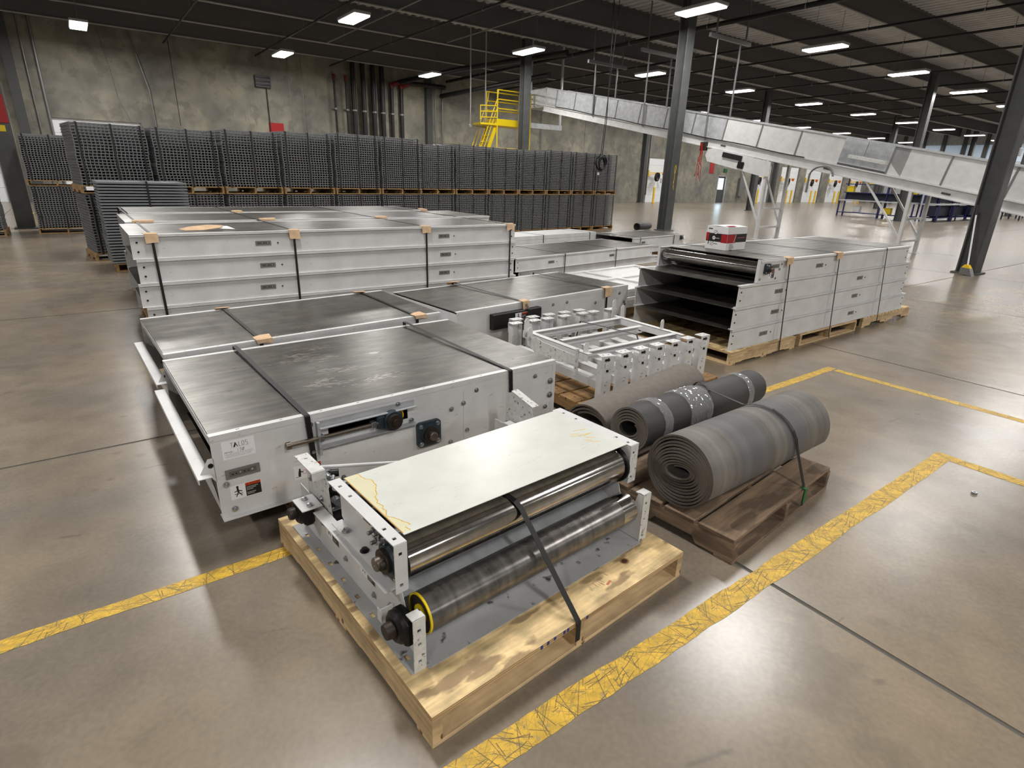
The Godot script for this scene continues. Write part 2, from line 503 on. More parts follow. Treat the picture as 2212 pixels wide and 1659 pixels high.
	M.galv = tmat(tex(mix_img(256, 256, Color(0.70, 0.71, 0.72), [noise(92, 0.03, 256, 256, 4), noise(93, 0.12, 256, 256, 3)], [0.16, 0.1])), 0.5, 0.42, 0.35)
	M.red = mat(Color(0.62, 0.05, 0.06), 0.45)
	M.dark_red = mat(Color(0.36, 0.06, 0.06), 0.5)
	M.yellow = mat(Color(0.87, 0.76, 0.06), 0.4)
	M.safety = mat(Color(0.90, 0.74, 0.10), 0.45)
	M.blue = mat(Color(0.055, 0.10, 0.34), 0.45)
	M.blue_dark = mat(Color(0.04, 0.06, 0.17), 0.5)
	M.bench = mat(Color(0.68, 0.69, 0.70), 0.35)
	M.zinc = mat(Color(0.66, 0.67, 0.68), 0.30, 0.9)
	M.black = mat(Color(0.03, 0.03, 0.032), 0.5)
	M.iron = mat(Color(0.115, 0.115, 0.115), 0.42, 0.5)
	M.bearing = mat(Color(0.17, 0.22, 0.25), 0.42, 0.2)
	M.rust = mat(Color(0.20, 0.165, 0.14), 0.5, 0.4)
	M.shaft = mat(Color(0.47, 0.43, 0.39), 0.35, 0.85)
	M.door = mat(Color(0.90, 0.91, 0.92), 0.45)
	M.paper = mat(Color(0.88, 0.88, 0.88), 0.5)
	M.dark_grey = mat(Color(0.25, 0.255, 0.26), 0.55)
	M.green = mat(Color(0.05, 0.36, 0.16), 0.5)
	M.blue_paint = mat(Color(0.07, 0.18, 0.48), 0.5)
	M.orange = mat(Color(0.85, 0.42, 0.08), 0.5)
	M.lens = mat(Color(0.95, 0.95, 0.95), 0.5)
	M.lens.emission_enabled = true
	M.lens.emission = Color(1.0, 0.985, 0.955)
	M.lens.emission_energy_multiplier = 9.0
	M.pane = mat(Color(0.9, 0.95, 1.0), 0.2)
	M.pane.emission_enabled = true
	M.pane.emission = Color(0.80, 0.92, 1.0)
	M.pane.emission_energy_multiplier = 3.0
	M.clerestory = mat(Color(0.75, 0.80, 0.84), 0.5)
	M.clerestory.emission_enabled = true
	M.clerestory.emission = Color(0.62, 0.72, 0.82)
	M.clerestory.emission_energy_multiplier = 0.35
	make_labels()

func make_labels() -> void:
	# maker's sticker: TALOS, a handwritten number and fine print
	var im := Image.create(360, 230, false, Image.FORMAT_RGB8)
	im.fill(Color(0.90, 0.90, 0.91))
	var k := Color(0.36, 0.36, 0.38)
	var d := Color(0.08, 0.08, 0.08)
	for s in [[95, 32, 125, 32], [110, 32, 110, 88], [188, 32, 188, 88], [188, 88, 205, 88], [222, 32, 244, 32], [222, 88, 244, 88], [222, 32, 222, 88], [244, 32, 244, 88],
			[262, 32, 284, 32], [262, 32, 262, 58], [262, 58, 284, 62], [284, 62, 284, 88], [262, 88, 284, 88]]:
		stroke(im, Vector2(s[0], s[1]), Vector2(s[2], s[3]), 4.0, k)
	for s in [[130, 88, 150, 34], [150, 34, 172, 88], [140, 88, 152, 56]]: stroke(im, Vector2(s[0], s[1]), Vector2(s[2], s[3]), 8.0, d)
	stroke(im, Vector2(80, 102), Vector2(300, 102), 1.0, k)
	stroke(im, Vector2(306, 86), Vector2(310, 86), 4.0, k)
	for s in [[20, 150, 34, 132], [34, 132, 40, 150], [40, 150, 52, 132], [52, 132, 58, 150], [78, 134, 66, 142], [66, 142, 78, 150], [84, 134, 100, 134], [100, 134, 86, 152], [86, 152, 102, 152], [112, 134, 110, 152],
			[172, 118, 166, 156], [186, 120, 206, 116], [206, 116, 192, 156], [220, 118, 214, 150], [214, 150, 232, 152], [232, 152, 238, 122], [238, 122, 220, 118], [210, 156, 242, 116]]:
		stroke(im, Vector2(s[0], s[1]), Vector2(s[2], s[3]), 3.0, d)
	stroke(im, Vector2(14, 162), Vector2(348, 158), 1.0, k)
	for r in 4:
		var x := 22.0 + (r % 2) * 16
		while x < 336 - r * 12:
			var w := rng.randf_range(6, 26)
			stroke(im, Vector2(x, 170 + r * 13), Vector2(x + w, 170 + r * 13), 3.0, Color(0.35, 0.35, 0.37), false, 0.8)
			x += w + 5
	M.sticker = uvmat(tex(im), 0.35)
	# warning label: pictogram on white, orange bar and white print on black
	var wn := Image.create(300, 150, false, Image.FORMAT_RGB8)
	wn.fill(Color(0.88, 0.88, 0.89))
	wn.fill_rect(Rect2i(146, 4, 150, 142), Color(0.035, 0.035, 0.04))
	wn.fill_rect(Rect2i(146, 4, 150, 30), Color(0.72, 0.24, 0.05))
	for s in [[160, 27, 168, 10], [168, 10, 176, 27], [160, 27, 176, 27], [186, 12, 280, 12], [186, 26, 280, 26]]: stroke(wn, Vector2(s[0], s[1]), Vector2(s[2], s[3]), 2.0, Color(0.1, 0.05, 0.03))
	for r in 6:
		stroke(wn, Vector2(156, 50 + r * 15), Vector2(156 + [110, 90, 60, 0, 84, 70][r], 50 + r * 15), 4.0, Color(0.8, 0.8, 0.8), false, 0.8)
	for s in [[70, 22, 70, 26, 22], [70, 40, 74, 78, 18], [74, 60, 40, 70, 8], [74, 60, 108, 76, 9], [74, 78, 52, 122, 8], [76, 78, 104, 122, 8], [40, 96, 112, 100, 7]]:
		stroke(wn, Vector2(s[0], s[1]), Vector2(s[2], s[3]), s[4], Color(0.06, 0.06, 0.06))
	M.warning = uvmat(tex(wn), 0.35)
	# second warning: a person feeding a red roller
	var w2 := Image.create(300, 150, false, Image.FORMAT_RGB8)
	w2.copy_from(wn)
	w2.fill_rect(Rect2i(0, 0, 146, 150), Color(0.88, 0.88, 0.89))
	for s in [[62, 40, 62, 42, 20], [62, 60, 56, 108, 26], [62, 64, 96, 74, 9], [14, 122, 72, 120, 4]]: stroke(w2, Vector2(s[0], s[1]), Vector2(s[2], s[3]), s[4], Color(0.06, 0.06, 0.06))
	for i in 40:
		var a := TAU * i / 40.0
		stroke(w2, Vector2(112 + 22 * cos(a), 78 + 22 * sin(a)), Vector2(112 + 22 * cos(a), 78 + 22 * sin(a)), 4.0, Color(0.72, 0.12, 0.18))
	M.warning2 = uvmat(tex(w2), 0.35)
	# slotted serial plate
	var sp := Image.create(240, 80, false, Image.FORMAT_RGB8)
	sp.fill(Color(0.50, 0.50, 0.49))
	sp.fill_rect(Rect2i(24, 18, 190, 44), Color(0.40, 0.40, 0.39))
	for i in 6:
		stroke(sp, Vector2(44 + i * 28, 40), Vector2(44 + i * 28 + rng.randf_range(0, 10), 40 + rng.randf_range(-6, 6)), rng.randf_range(6, 13), Color(0.13, 0.13, 0.13) if i % 3 != 2 else Color(0.75, 0.75, 0.74))
	M.plate = uvmat(tex(sp), 0.4, 0.5)
	# carton faces: white with a black and a red band, three round pictures and a barcode block
	for face in 2:
		var c := Image.create(280, 255, false, Image.FORMAT_RGB8)
		c.fill(Color(0.87, 0.87, 0.87))
		c.fill_rect(Rect2i(0, 78, 280, 92), Color(0.06, 0.055, 0.055))
		if face == 0:
			c.fill_rect(Rect2i(0, 74, 40, 88), Color(0.62, 0.04, 0.08))
			c.fill_rect(Rect2i(200, 84, 80, 92), Color(0.62, 0.04, 0.08))
			for q in [[120, 66], [104, 128], [84, 190]]:
				for r in range(24, 0, -1): stroke(c, Vector2(q[0], q[1]), Vector2(q[0], q[1]), r * 2.0, Color(0.08, 0.08, 0.08) if r > 20 else Color(0.88, 0.88, 0.88))
				stroke(c, Vector2(q[0] - 8, q[1] + 6), Vector2(q[0] + 9, q[1] - 8), 6.0, Color(0.2, 0.2, 0.2))
				stroke(c, Vector2(q[0] + 28, q[1] + 2), Vector2(q[0] + 70, q[1] + 2), 7.0, Color(0.75, 0.75, 0.75) if q[1] < 150 else Color(0.25, 0.25, 0.25))
			stroke(c, Vector2(24, 30), Vector2(70, 30), 12.0, Color(0.22, 0.20, 0.20))
			for y in range(110, 200): stroke(c, Vector2(40 - (y - 110) * 0.05, y), Vector2(40, y), 9.0, Color(0.12, 0.12, 0.12))
		else:
			c.fill_rect(Rect2i(0, 84, 120, 92), Color(0.62, 0.04, 0.08))
			for x in 12: stroke(c, Vector2(122 - x * 2, 84 + x * 7), Vector2(122 - x * 2, 90 + x * 7), 4.0, Color(0.85, 0.85, 0.85))
			stroke(c, Vector2(150, 122), Vector2(250, 118), 9.0, Color(0.62, 0.3, 0.3))
			for r in 9: stroke(c, Vector2(40, 186 + r * 7), Vector2(40 + rng.randf_range(40, 76), 186 + r * 7), 3.0, Color(0.25, 0.25, 0.25))
		M["carton%d" % face] = uvmat(tex(c), 0.55)
	# handwritten marks for the support legs
	var hm := Image.create(96, 128, false, Image.FORMAT_RGB8)
	hm.fill(Color(0.86, 0.86, 0.87))
	for r in 5: stroke(hm, Vector2(14, 30 + r * 17), Vector2(rng.randf_range(50, 84), 30 + r * 17), 5.0, Color(0.35, 0.35, 0.37))
	M.tag = uvmat(tex(hm), 0.5)

# thin plate with a printed front facing local +z
func print_plate(parent: Node, called: String, m: Material, at: Vector3, w: float, h: float, t := 0.0015, b := Basis.IDENTITY) -> MeshInstance3D:
	var st := mb()
	var x := w / 2
	var y := h / 2
	poly(st, [Vector3(-x, -y, t), Vector3(x, -y, t), Vector3(x, y, t), Vector3(-x, y, t)], Vector3(0, 0, 1), [Vector2(0, 1), Vector2(1, 1), Vector2(1, 0), Vector2(0, 0)])
	for e in [[-x, -y, x, -y], [x, -y, x, y], [x, y, -x, y], [-x, y, -x, -y]]:
		poly(st, [Vector3(e[0], e[1], 0), Vector3(e[2], e[3], 0), Vector3(e[2], e[3], t), Vector3(e[0], e[1], t)], Vector3(e[0] + e[2], e[1] + e[3], 0), [Vector2(0.01, 0.01), Vector2(0.02, 0.01), Vector2(0.02, 0.02), Vector2(0.01, 0.02)])
	var o := build(st, called, m, parent)
	o.transform = Transform3D(b, at)
	return o

# ------------------------------------------------------------------ the hall
const X0 := -22.0
const X1 := 80.0
const Z0 := -34.0
const Z1 := 18.0
const DECK := 8.15
const BEAM_Z := [-33.3, -29.8, -25.9, -22.1, -18.65, -14.9, -11.3, -7.9, -4.3, -0.7, 2.9, 6.5, 10.1, 13.7, 17.3]
const LIGHT_Z := [-29.95, -21.4, -12.9, -4.4, 4.1, 12.6]
const LIGHT_Y := 6.6
const DOORS := [-5.9, -0.45, 18.55, 28.8, 38.8, 54.0, 59.3, 64.2, 69.4, 74.6]

func light_grid() -> void:
	var hs := mb()
	bx(hs, Vector3(0, 0.075, 0), Vector3(0.60, 0.09, 1.56), 0.015)
	var housing := hs.commit()
	var ls := mb()
	bx(ls, Vector3(0, 0.005, 0), Vector3(0.54, 0.05, 1.48), 0.008)
	var lens := ls.commit()
	var hg := mb()
	rod(hg, Vector3(0, 0.11, 0), Vector3(0, DECK - LIGHT_Y + 0.1, 0), 0.008, 6)
	var hanger := hg.commit()
	for zi in LIGHT_Z.size():
		for xi in 12:
			var x := -6.3 + 7.5 * xi
			if x > 46.0 and zi > 3: continue
			var t := thing("high_bay_light", "white rectangular high-bay ceiling light glowing under the dark roof beams", "ceiling light", Vector3(x, LIGHT_Y, LIGHT_Z[zi] + 0.03 * xi), 0.0, "high-bay ceiling lights")
			put(housing, "housing", M.bench, t)
			put(lens, "lens", M.lens, t)
			for hz in [-0.5, 0.5]: put(hanger, "hanger", M.conduit, t, Vector3(0, 0, hz))
			var l := AreaLight3D.new()
			l.name = "glow"
			l.area_size = Vector2(0.54, 1.48)
			l.light_color = Color(1.0, 0.99, 0.975)
			l.light_energy = LAMP
			if "area_range" in l: l.set("area_range", 60.0)
			l.shadow_enabled = true
			t.add_child(l)
			l.position = Vector3(0, -0.03, 0)
			l.rotation_degrees.x = -90.0

func hall() -> void:
	# floor slabs with filled saw joints
	var fl := setting("floor")
	var base := mb()
	bb(base, Vector3(X0 - 0.3, -0.4, Z0 - 0.3), Vector3(X1 + 0.3, -0.004, Z1 + 0.3))
	build(base, "joint_filler", M.joint, fl)
	var near := mb()
	bx(near, Vector3(0, -0.0035, 0), Vector3(4.376, 0.007, 4.376))
	var slab := near.commit()
	for i in range(-6, 12):
		for j in range(-7, 5):
			put(slab, "slab", M.floor, fl, Vector3(2.29 + 4.4 * i + 2.2, 0, -4.22 + 4.4 * j + 2.2))
	var far := mb()
	bx(far, Vector3(0, -0.0035, 0), Vector3(13.176, 0.007, 13.176))
	var big := far.commit()
	for i in 6:
		for j in 4:
			put(big, "slab", M.floor, fl, Vector3(2.29 + 4.4 * 12 + 13.2 * i + 6.6, 0, -35.02 + 13.2 * j + 6.6))
	# yellow lines
	var lines := [[Vector3(-0.9, 0, -1.046), Vector3(4.62, 0, -1.046)], [Vector3(-8.0, 0, -2.48), Vector3(5.95, 0, -2.48)], [Vector3(4.565, 0, -1.0), Vector3(4.565, 0, 5.0)], [Vector3(5.90, 0, -2.42), Vector3(5.90, 0, 5.0)]]
	var ll := ["worn yellow floor line running beneath the roller pallet's front edge", "worn yellow floor line passing under the pallet of belt rolls", "yellow floor line turning off at the corner past the belt rolls", "outer yellow floor line beside the open-ended frame stack"]
	for i in 4:
		var st := mb()
		var a: Vector3 = lines[i][0]
		var b: Vector3 = lines[i][1]
		var d := (b - a).normalized()
		var s: Vector3 = Vector3(-d.z, 0, d.x) * [0.053, 0.042, 0.05, 0.045][i]
		var n := int((b - a).length() / 0.03)
		var y := Vector3(0, 0.0012, 0)
		var e0 := 0.0
		var e1 := 0.0
		var q0 := 0.0
		var q1 := 0.0
		rng.seed = 90 + i
		for k in n:
			q0 = clampf(e0 + rng.randf_range(-0.003, 0.003), -0.006, 0.006)
			q1 = clampf(e1 + rng.randf_range(-0.003, 0.003), -0.006, 0.006)
			var p := a.lerp(b, float(k) / n)
			var q := a.lerp(b, float(k + 1) / n)
			var u0 := (p - a).length() / 0.9
			var u1 := (q - a).length() / 0.9
			var sn := s.normalized()
			poly(st, [p - s + sn * e0 + y, q - s + sn * q0 + y, q + s + sn * q1 + y, p + s + sn * e1 + y], Vector3.UP, [Vector2(u0, 0.05), Vector2(u1, 0.05), Vector2(u1, 0.95), Vector2(u0, 0.95)])
			e0 = q0
			e1 = q1
		tag(build(st, numbered("floor_line"), M.line, self), ll[i], "floor line")
	# walls
	var wb := setting("wall_back")
	var cuts := [X0]
	for d in DOORS: cuts.append_array([d, d + 3.5])
	cuts.append_array([48.5, 49.9, X1])
	cuts.sort()
	var st := mb()
	var low := mb()
	for k in range(0, cuts.size() - 1, 2): bb(low, Vector3(cuts[k], 0, Z0 - 0.25), Vector3(cuts[k + 1], 3.55, Z0))
	bb(low, Vector3(48.5, 2.35, Z0 - 0.25), Vector3(49.9, 3.55, Z0))
	build(low, "lower_wall", M.wall, wb)
	var x := -21.3 - 0.7
	while x < X1:
		var p := mb()
		bb(p, Vector3(x + 0.012, 3.55, Z0 - 0.25), Vector3(minf(x + 8.9, X1) - 0.012, DECK + 0.1, Z0))
		build(p, "wall_panel", M.wall, wb)
		x += 8.9
	bb(st, Vector3(X0, 3.55, Z0 - 0.3), Vector3(X1, DECK, Z0 - 0.25))
	build(st, "backing", M.wall, wb)
	for w in [["wall_left", Vector3(X0 - 0.3, 0, Z0), Vector3(X0, DECK, Z1)], ["wall_front", Vector3(X0 - 0.3, 0, Z1), Vector3(X1 + 0.3, DECK, Z1 + 0.3)]]:
		st = mb()
		bb(st, w[1], w[2])
		build(st, w[0], M.wall, self).set_meta("kind", "structure")
	var wr := setting("wall_right")
	st = mb()
	bb(st, Vector3(X1, 0, Z0 - 0.3), Vector3(X1 + 0.3, DECK, Z1 + 0.3))
	build(st, "cladding", M.galv, wr)
	var rib := mb()
	bx(rib, Vector3(0, DECK / 2, 0), Vector3(0.25, DECK, 0.35), 0.03)
	var ribm := rib.commit()
	for k in 26: put(ribm, "rib", M.column, wr, Vector3(X1 - 0.12, 0, -33.2 + k * 2.0))
	var pn := mb()
	bx(pn, Vector3(0, 5.6, 0), Vector3(0.05, 1.7, 1.5), 0.01)
	var pane := pn.commit()
	for k in 25:
		var w := setting("window_%d" % (k + 1))
		w.position = Vector3(X1 - 0.04, 0, -32.2 + 2.0 * k)
		put(pane, "translucent_pane", M.clerestory, w)
	# roof deck: trapezoid ribs along z
	var ce := setting("ceiling")
	st = mb()
	var cx := X0
	while cx < X1:
		var q := [Vector2(cx, 0), Vector2(cx + 0.14, 0), Vector2(cx + 0.19, 0.09), Vector2(cx + 0.33, 0.09), Vector2(cx + 0.38, 0)]
		for k in 4: poly(st, [Vector3(q[k].x, DECK + q[k].y, Z0), Vector3(q[k + 1].x, DECK + q[k + 1].y, Z0), Vector3(q[k + 1].x, DECK + q[k + 1].y, Z1), Vector3(q[k].x, DECK + q[k].y, Z1)], Vector3.DOWN)
		cx += 0.38
	build(st, "roof_deck", M.deck, ce)
	st = mb()
	bb(st, Vector3(X0 - 0.3, DECK + 0.1, Z0 - 0.3), Vector3(X1 + 0.3, DECK + 0.4, Z1 + 0.3))
	build(st, "roof_slab", M.beam, ce)
	var web := mb()
	bb(web, Vector3(X0, 7.33, -0.02), Vector3(X1, DECK + 0.02, 0.02))
	bb(web, Vector3(X0, DECK - 0.03, -0.12), Vector3(X1, DECK + 0.02, 0.12))
	var webm := web.commit()
	var fg := mb()
	bb(fg, Vector3(X0, 7.30, -0.075), Vector3(X1, 7.335, 0.075))
	var fgm := fg.commit()
	for z in BEAM_Z:
		var b := put(webm, "beam", M.beam, ce, Vector3(0, 0, z))
		put(fgm, "bottom_flange", M.flange, b)
	# sprinkler pipes under the beams, along z
	for p in [[4.45, 0.035, -33.6, 16.0], [8.45, 0.04, -33.6, 16.0], [12.2, 0.04, -33.6, 16.0], [10.1, 0.022, -28.0, 16.0], [13.9, 0.022, -24.0, 16.0], [19.4, 0.085, -33.6, 16.0], [23.6, 0.045, -33.6, 16.0], [26.6, 0.045, -33.6, 16.0], [30.2, 0.045, -33.6, 16.0], [34.0, 0.045, -33.6, 16.0], [38.6, 0.045, -33.6, 16.0], [43.0, 0.045, -33.6, 16.0], [48.0, 0.045, -33.6, 16.0], [54.0, 0.045, -33.6, 16.0]]:
		var thin: bool = p[1] < 0.03
		var t := thing("roof_conduit" if thin else "sprinkler_pipe", "thin grey electrical conduit slung under the roof beams" if thin else ("thick black sprinkler main under the roof beams by the tall column" if p[1] > 0.06 else "black sprinkler pipe slung under the roof beams"), "conduit" if thin else "pipe", Vector3(p[0], 7.0, 0), 0.0, "roof conduits" if thin else ("" if p[1] > 0.06 else "sprinkler branch pipes"))
		st = mb()
		rod(st, Vector3(0, 0, p[2]), Vector3(0, 0, p[3]), p[1], 12)
		build(st, "pipe", M.conduit if thin else M.pipe, t)
		st = mb()
		rod(st, Vector3(0, p[1], 0), Vector3(0, 0.34, 0), 0.008, 5)
		lathe(st, Vector3(0, 0, -0.02), Vector3(0, 0, 1), [Vector2(0, p[1] + 0.012), Vector2(0.04, p[1] + 0.012)], 10)
		var hm := st.commit()
		for z in BEAM_Z:
			if z > p[2] and z < p[3]: put(hm, "pipe_hanger", M.conduit, t, Vector3(0, 0, z))
	# columns
	var cols := [[17.6, -14.35, "tall grey steel column with a yellow scrawl behind the carton"], [16.0, -4.3, "grey steel column with a broom leaning on it"], [17.75, -23.5, "grey steel column in front of the yellow ladder stand"], [37.4, -23.3, "grey steel column before the dock doors"], [37.5, -14.0, "grey steel column among the blue workbenches"], [-1.27, -20.75, "dark steel column with a red sign beside a dock door"], [57.3, -23.4, "far grey column beyond the inclined conveyor"], [57.3, -14.0, "far grey column behind the lower conveyor end"], [76.5, -23.4, "farthest grey column near the metal-clad end wall"], [37.5, -4.4, "grey column standing alone in the open aisle by the roller conveyor"], [57.3, -4.4, "distant grey column beyond the roller conveyor's near end"]]
	for c in cols:
		var t := thing("column", c[2], "column", Vector3(c[0], 0, c[1]))
		st = mb()
		bb(st, Vector3(-0.19, 0.03, 0.16), Vector3(0.19, 7.6, 0.19), 0.004)
		bb(st, Vector3(-0.19, 0.03, -0.19), Vector3(0.19, 7.6, -0.16), 0.004)
		bb(st, Vector3(-0.015, 0.03, -0.16), Vector3(0.015, 7.6, 0.16))
		build(st, "shaft", M.column, t)
		st = mb()
		bb(st, Vector3(-0.26, 0, -0.26), Vector3(0.26, 0.03, 0.26), 0.004)
		build(st, "base_plate", M.column, t)
		if c[0] == 17.6:
			st = mb()
			for s in [[0.02, 2.02, 0.06, 2.22], [0.06, 2.22, 0.01, 2.3], [0.01, 2.3, -0.03, 2.12], [-0.03, 2.12, 0.02, 1.9], [0.02, 1.9, -0.01, 1.55], [-0.02, 1.75, 0.03, 1.45]]: bar(st, Vector3(s[0], s[1], 0.191), Vector3(s[2], s[3], 0.191), 0.004, 0.018, Vector3.RIGHT)
			build(st, "yellow_scrawl", M.yellow, t)
		if c[0] == 16.0:
			st = mb()
			bx(st, Vector3(0.22, 2.55, 0.19), Vector3(0.09, 0.16, 0.07), 0.008)
			build(st, "outlet_box", M.door, t)
			st = mb()
			rod(st, Vector3(0.22, 2.63, 0.19), Vector3(0.22, 7.3, 0.19), 0.012, 8)
			build(st, "conduit", M.conduit, t)
		if c[0] < 0.0:
			st = mb()
			bx(st, Vector3(-0.02, 2.96, 0.21), Vector3(0.42, 0.66, 0.012), 0.002)
			build(st, "red_sign", M.red, t)
			st = mb()
			bx(st, Vector3(-0.06, 2.5, 0.2), Vector3(0.3, 0.15, 0.01), 0.002)
			build(st, "yellow_sign", M.yellow, t)
	for px in [-1.3, 18.2, 38.0, 57.8]:
		var t := thing("wall_column", "dark steel column standing against the concrete back wall", "column", Vector3(px, 0, Z0 + 0.2), 0.0, "columns against the back wall")
		st = mb()
		bb(st, Vector3(-0.17, 0, -0.17), Vector3(0.17, 7.5, 0.17), 0.006)
		build(st, "shaft", M.dark_grey, t)
		st = mb()
		bb(st, Vector3(-0.25, 0, -0.19), Vector3(0.25, 0.03, 0.25))
		build(st, "base_plate", M.dark_grey, t)
	dock_wall()

func dock_wall() -> void:
	var st := mb()
	var n := 0
	for d in DOORS:
		n += 1
		var t := setting("door_%d" % n)
		t.position = Vector3(d, 0, Z0 - 0.12)
		for k in 6:
			st = mb()
			bb(st, Vector3(0.0, 0.592 * k, -0.05), Vector3(3.5, 0.592 * k + 0.586, 0.0), 0.006)
			build(st, "door_panel", M.door, t)
		st = mb()
		for xx in [0.03, 3.47]: bb(st, Vector3(xx - 0.03, 0, 0.0), Vector3(xx + 0.03, 3.55, 0.06))
		build(st, "track", M.conduit, t)
		if d < 18.0: continue
		# dock fan and lamp on a swing arm, number plate, bollards
		var f := thing("dock_fan", "black round dock fan on a yellow swing arm beside a white dock door", "fan", Vector3(d + 0.55, 2.05, Z0 + 0.03), 0.0, "dock fans beside the dock doors")
		st = mb()
		lathe(st, Vector3(0, 0, 0.42), Vector3(0.3, -0.1, 1), [Vector2(0, 0), Vector2(0, 0.33), Vector2(0.08, 0.37), Vector2(0.22, 0.34), Vector2(0.22, 0.28), Vector2(0.1, 0.12), Vector2(0.1, 0)], 18)
		build(st, "fan_head", M.black, f)
		st = mb()
		bar(st, Vector3(-0.5, 0.3, 0.05), Vector3(0.75, 0.34, 0.5), 0.06, 0.06)
		bar(st, Vector3(-0.5, 0.12, 0.05), Vector3(0.3, 0.3, 0.4), 0.05, 0.05)
		bb(st, Vector3(-0.56, 0.0, -0.02), Vector3(-0.44, 0.5, 0.08), 0.01)
		build(st, "swing_arm", M.safety, f)
		st = mb()
		lathe(st, Vector3(0.72, 0.24, 0.5), Vector3(0.2, -0.2, 1), [Vector2(0, 0), Vector2(0, 0.1), Vector2(0.2, 0.16), Vector2(0.2, 0)], 12)
		build(st, "lamp_head", M.orange, f)
		st = mb()
		bx(st, Vector3(0.1, -0.56, 0.1), Vector3(0.5, 0.24, 0.02), 0.003)
		build(st, "notice", M.paper, f)
		for bxx in [-0.35, 0.55]:
			if bxx > 0.0 and d < 50.0: continue
			var b := thing("bollard", "yellow steel bollard guarding a dock door", "bollard", Vector3(d + bxx + 0.1, 0, Z0 + 1.1), 0.0, "yellow bollards at the dock doors")
			st = mb()
			lathe(st, Vector3.ZERO, Vector3.UP, [Vector2(0.02, 0.085), Vector2(1.2, 0.085), Vector2(1.25, 0.06), Vector2(1.27, 0)], 14)
			build(st, "post", M.safety, b)
			st = mb()
			bb(st, Vector3(-0.14, 0, -0.14), Vector3(0.14, 0.02, 0.14))
			build(st, "base_plate", M.safety, b)
		var nm := thing("door_number", "small black-printed number plate on a white dock door", "sign", Vector3(d + 1.9, 1.75, Z0 - 0.118), 0.0, "dock door number plates")
		st = mb()
		bx(st, Vector3.ZERO, Vector3(0.22, 0.5, 0.01), 0.002)
		build(st, "plate", M.paper, nm)
		st = mb()
		for yy in [0.1, -0.1]:
			lathe(st, Vector3(0, yy, 0.006), Vector3(0, 0, 1), [Vector2(0, 0.085), Vector2(0.004, 0.085), Vector2(0.004, 0.045)], 12)
		build(st, "figures", M.black, nm)
	var lb := thing("bollard", "yellow bollard standing behind the red-signed column", "bollard", Vector3(-1.55, 0, -26.6))
	st = mb()
	lathe(st, Vector3.ZERO, Vector3.UP, [Vector2(0.02, 0.15), Vector2(1.65, 0.15), Vector2(1.7, 0.1), Vector2(1.72, 0)], 14)
	build(st, "post", M.safety, lb)
	st = mb()
	bb(st, Vector3(-0.2, 0, -0.2), Vector3(0.2, 0.02, 0.2))
	build(st, "base_plate", M.safety, lb)
	# personnel door with a bright window
	var pd := setting("door_%d" % (n + 1))
	pd.position = Vector3(48.5, 0, Z0 - 0.1)
	st = mb()
	sheet(st, Rect2(0.1, 0.02, 1.2, 2.28), 0.05, [Rect2(0.28, 1.15, 0.84, 1.0)], Transform3D.IDENTITY)
	build(st, "leaf", M.dark_grey, pd)
	st = mb()
	bb(st, Vector3(0.28, 1.15, 0.01), Vector3(1.12, 2.15, 0.03))
	build(st, "window_pane", M.pane, pd)
	st = mb()
	bb(st, Vector3(0, 0, 0), Vector3(0.1, 2.35, 0.14), 0.005)
	bb(st, Vector3(1.3, 0, 0), Vector3(1.4, 2.35, 0.14), 0.005)
	bb(st, Vector3(0, 2.3, 0), Vector3(1.4, 2.35, 0.14))
	build(st, "door_frame", M.galv, pd)
	var wl := AreaLight3D.new()
	wl.name = "daylight"
	wl.area_size = Vector2(0.84, 1.0)
	wl.light_color = Color(0.8, 0.92, 1.0)
	wl.light_energy = 2.0
	wl.shadow_enabled = true
	pd.add_child(wl)
	wl.position = Vector3(0.7, 1.65, 0.06)
	wl.rotation_degrees.y = 180.0
	# things on the wall
	st = mb()
	bx(st, Vector3(47.4, 3.0, Z0 + 0.02), Vector3(0.62, 0.95, 0.03), 0.004)
	tag(build(st, numbered("wall_sign"), M.red, self), "plain red sign on the back wall above the personnel door", "sign")
	st = mb()
	bx(st, Vector3(9.2, 3.75, Z0 + 0.02), Vector3(0.75, 0.5, 0.03), 0.004)
	tag(build(st, numbered("wall_sign"), M.red, self), "red sign on the concrete wall just above the wire deck stacks", "sign")
	st = mb()
	bx(st, Vector3(49.5, 2.85, Z0 + 0.06), Vector3(0.45, 0.3, 0.1), 0.01)
	tag(build(st, numbered("exit_sign"), M.green, self), "small green exit sign over the personnel door", "sign")
	var ep := thing("electric_panel", "grey electrical panel with conduits beside the personnel door", "panel", Vector3(52.2, 0, Z0 + 0.13))
	st = mb()
	bx(st, Vector3(0, 1.4, 0), Vector3(0.65, 1.7, 0.24), 0.01)
	build(st, "cabinet", M.conduit, ep)
	st = mb()
	for xx in [-0.2, 0.0, 0.2]: rod(st, Vector3(xx, 2.25, 0), Vector3(xx, 3.6, 0), 0.03, 8)
	rod(st, Vector3(-0.3, 0, 0), Vector3(-0.3, 0.6, 0), 0.04, 8)
	build(st, "conduit", M.conduit, ep)
	# riser pipes
	for p in [[12.42, 0.06, 6.35, 1], [13.08, 0.06, 6.35, 1], [13.5, 0.13, 8.1, 0], [14.08, 0.13, 8.1, 0], [14.68, 0.13, 8.1, 0], [15.22, 0.13, 8.1, 0], [15.8, 0.10, 6.3, 2], [16.4, 0.12, 6.3, 2]]:
		var t := thing("riser_pipe", ["thick black riser pipe climbing the back wall to the roof", "thin black standpipe with a red valve head on the back wall", "black riser pipe with a red elbow fitting at its top"][p[3]], "pipe", Vector3(p[0], 0, Z0 + 0.25), 0.0, ["thick riser pipes", "thin standpipes", "risers with red elbows"][p[3]])
		st = mb()
		rod(st, Vector3.ZERO, Vector3(0, p[2], 0), p[1], 16)
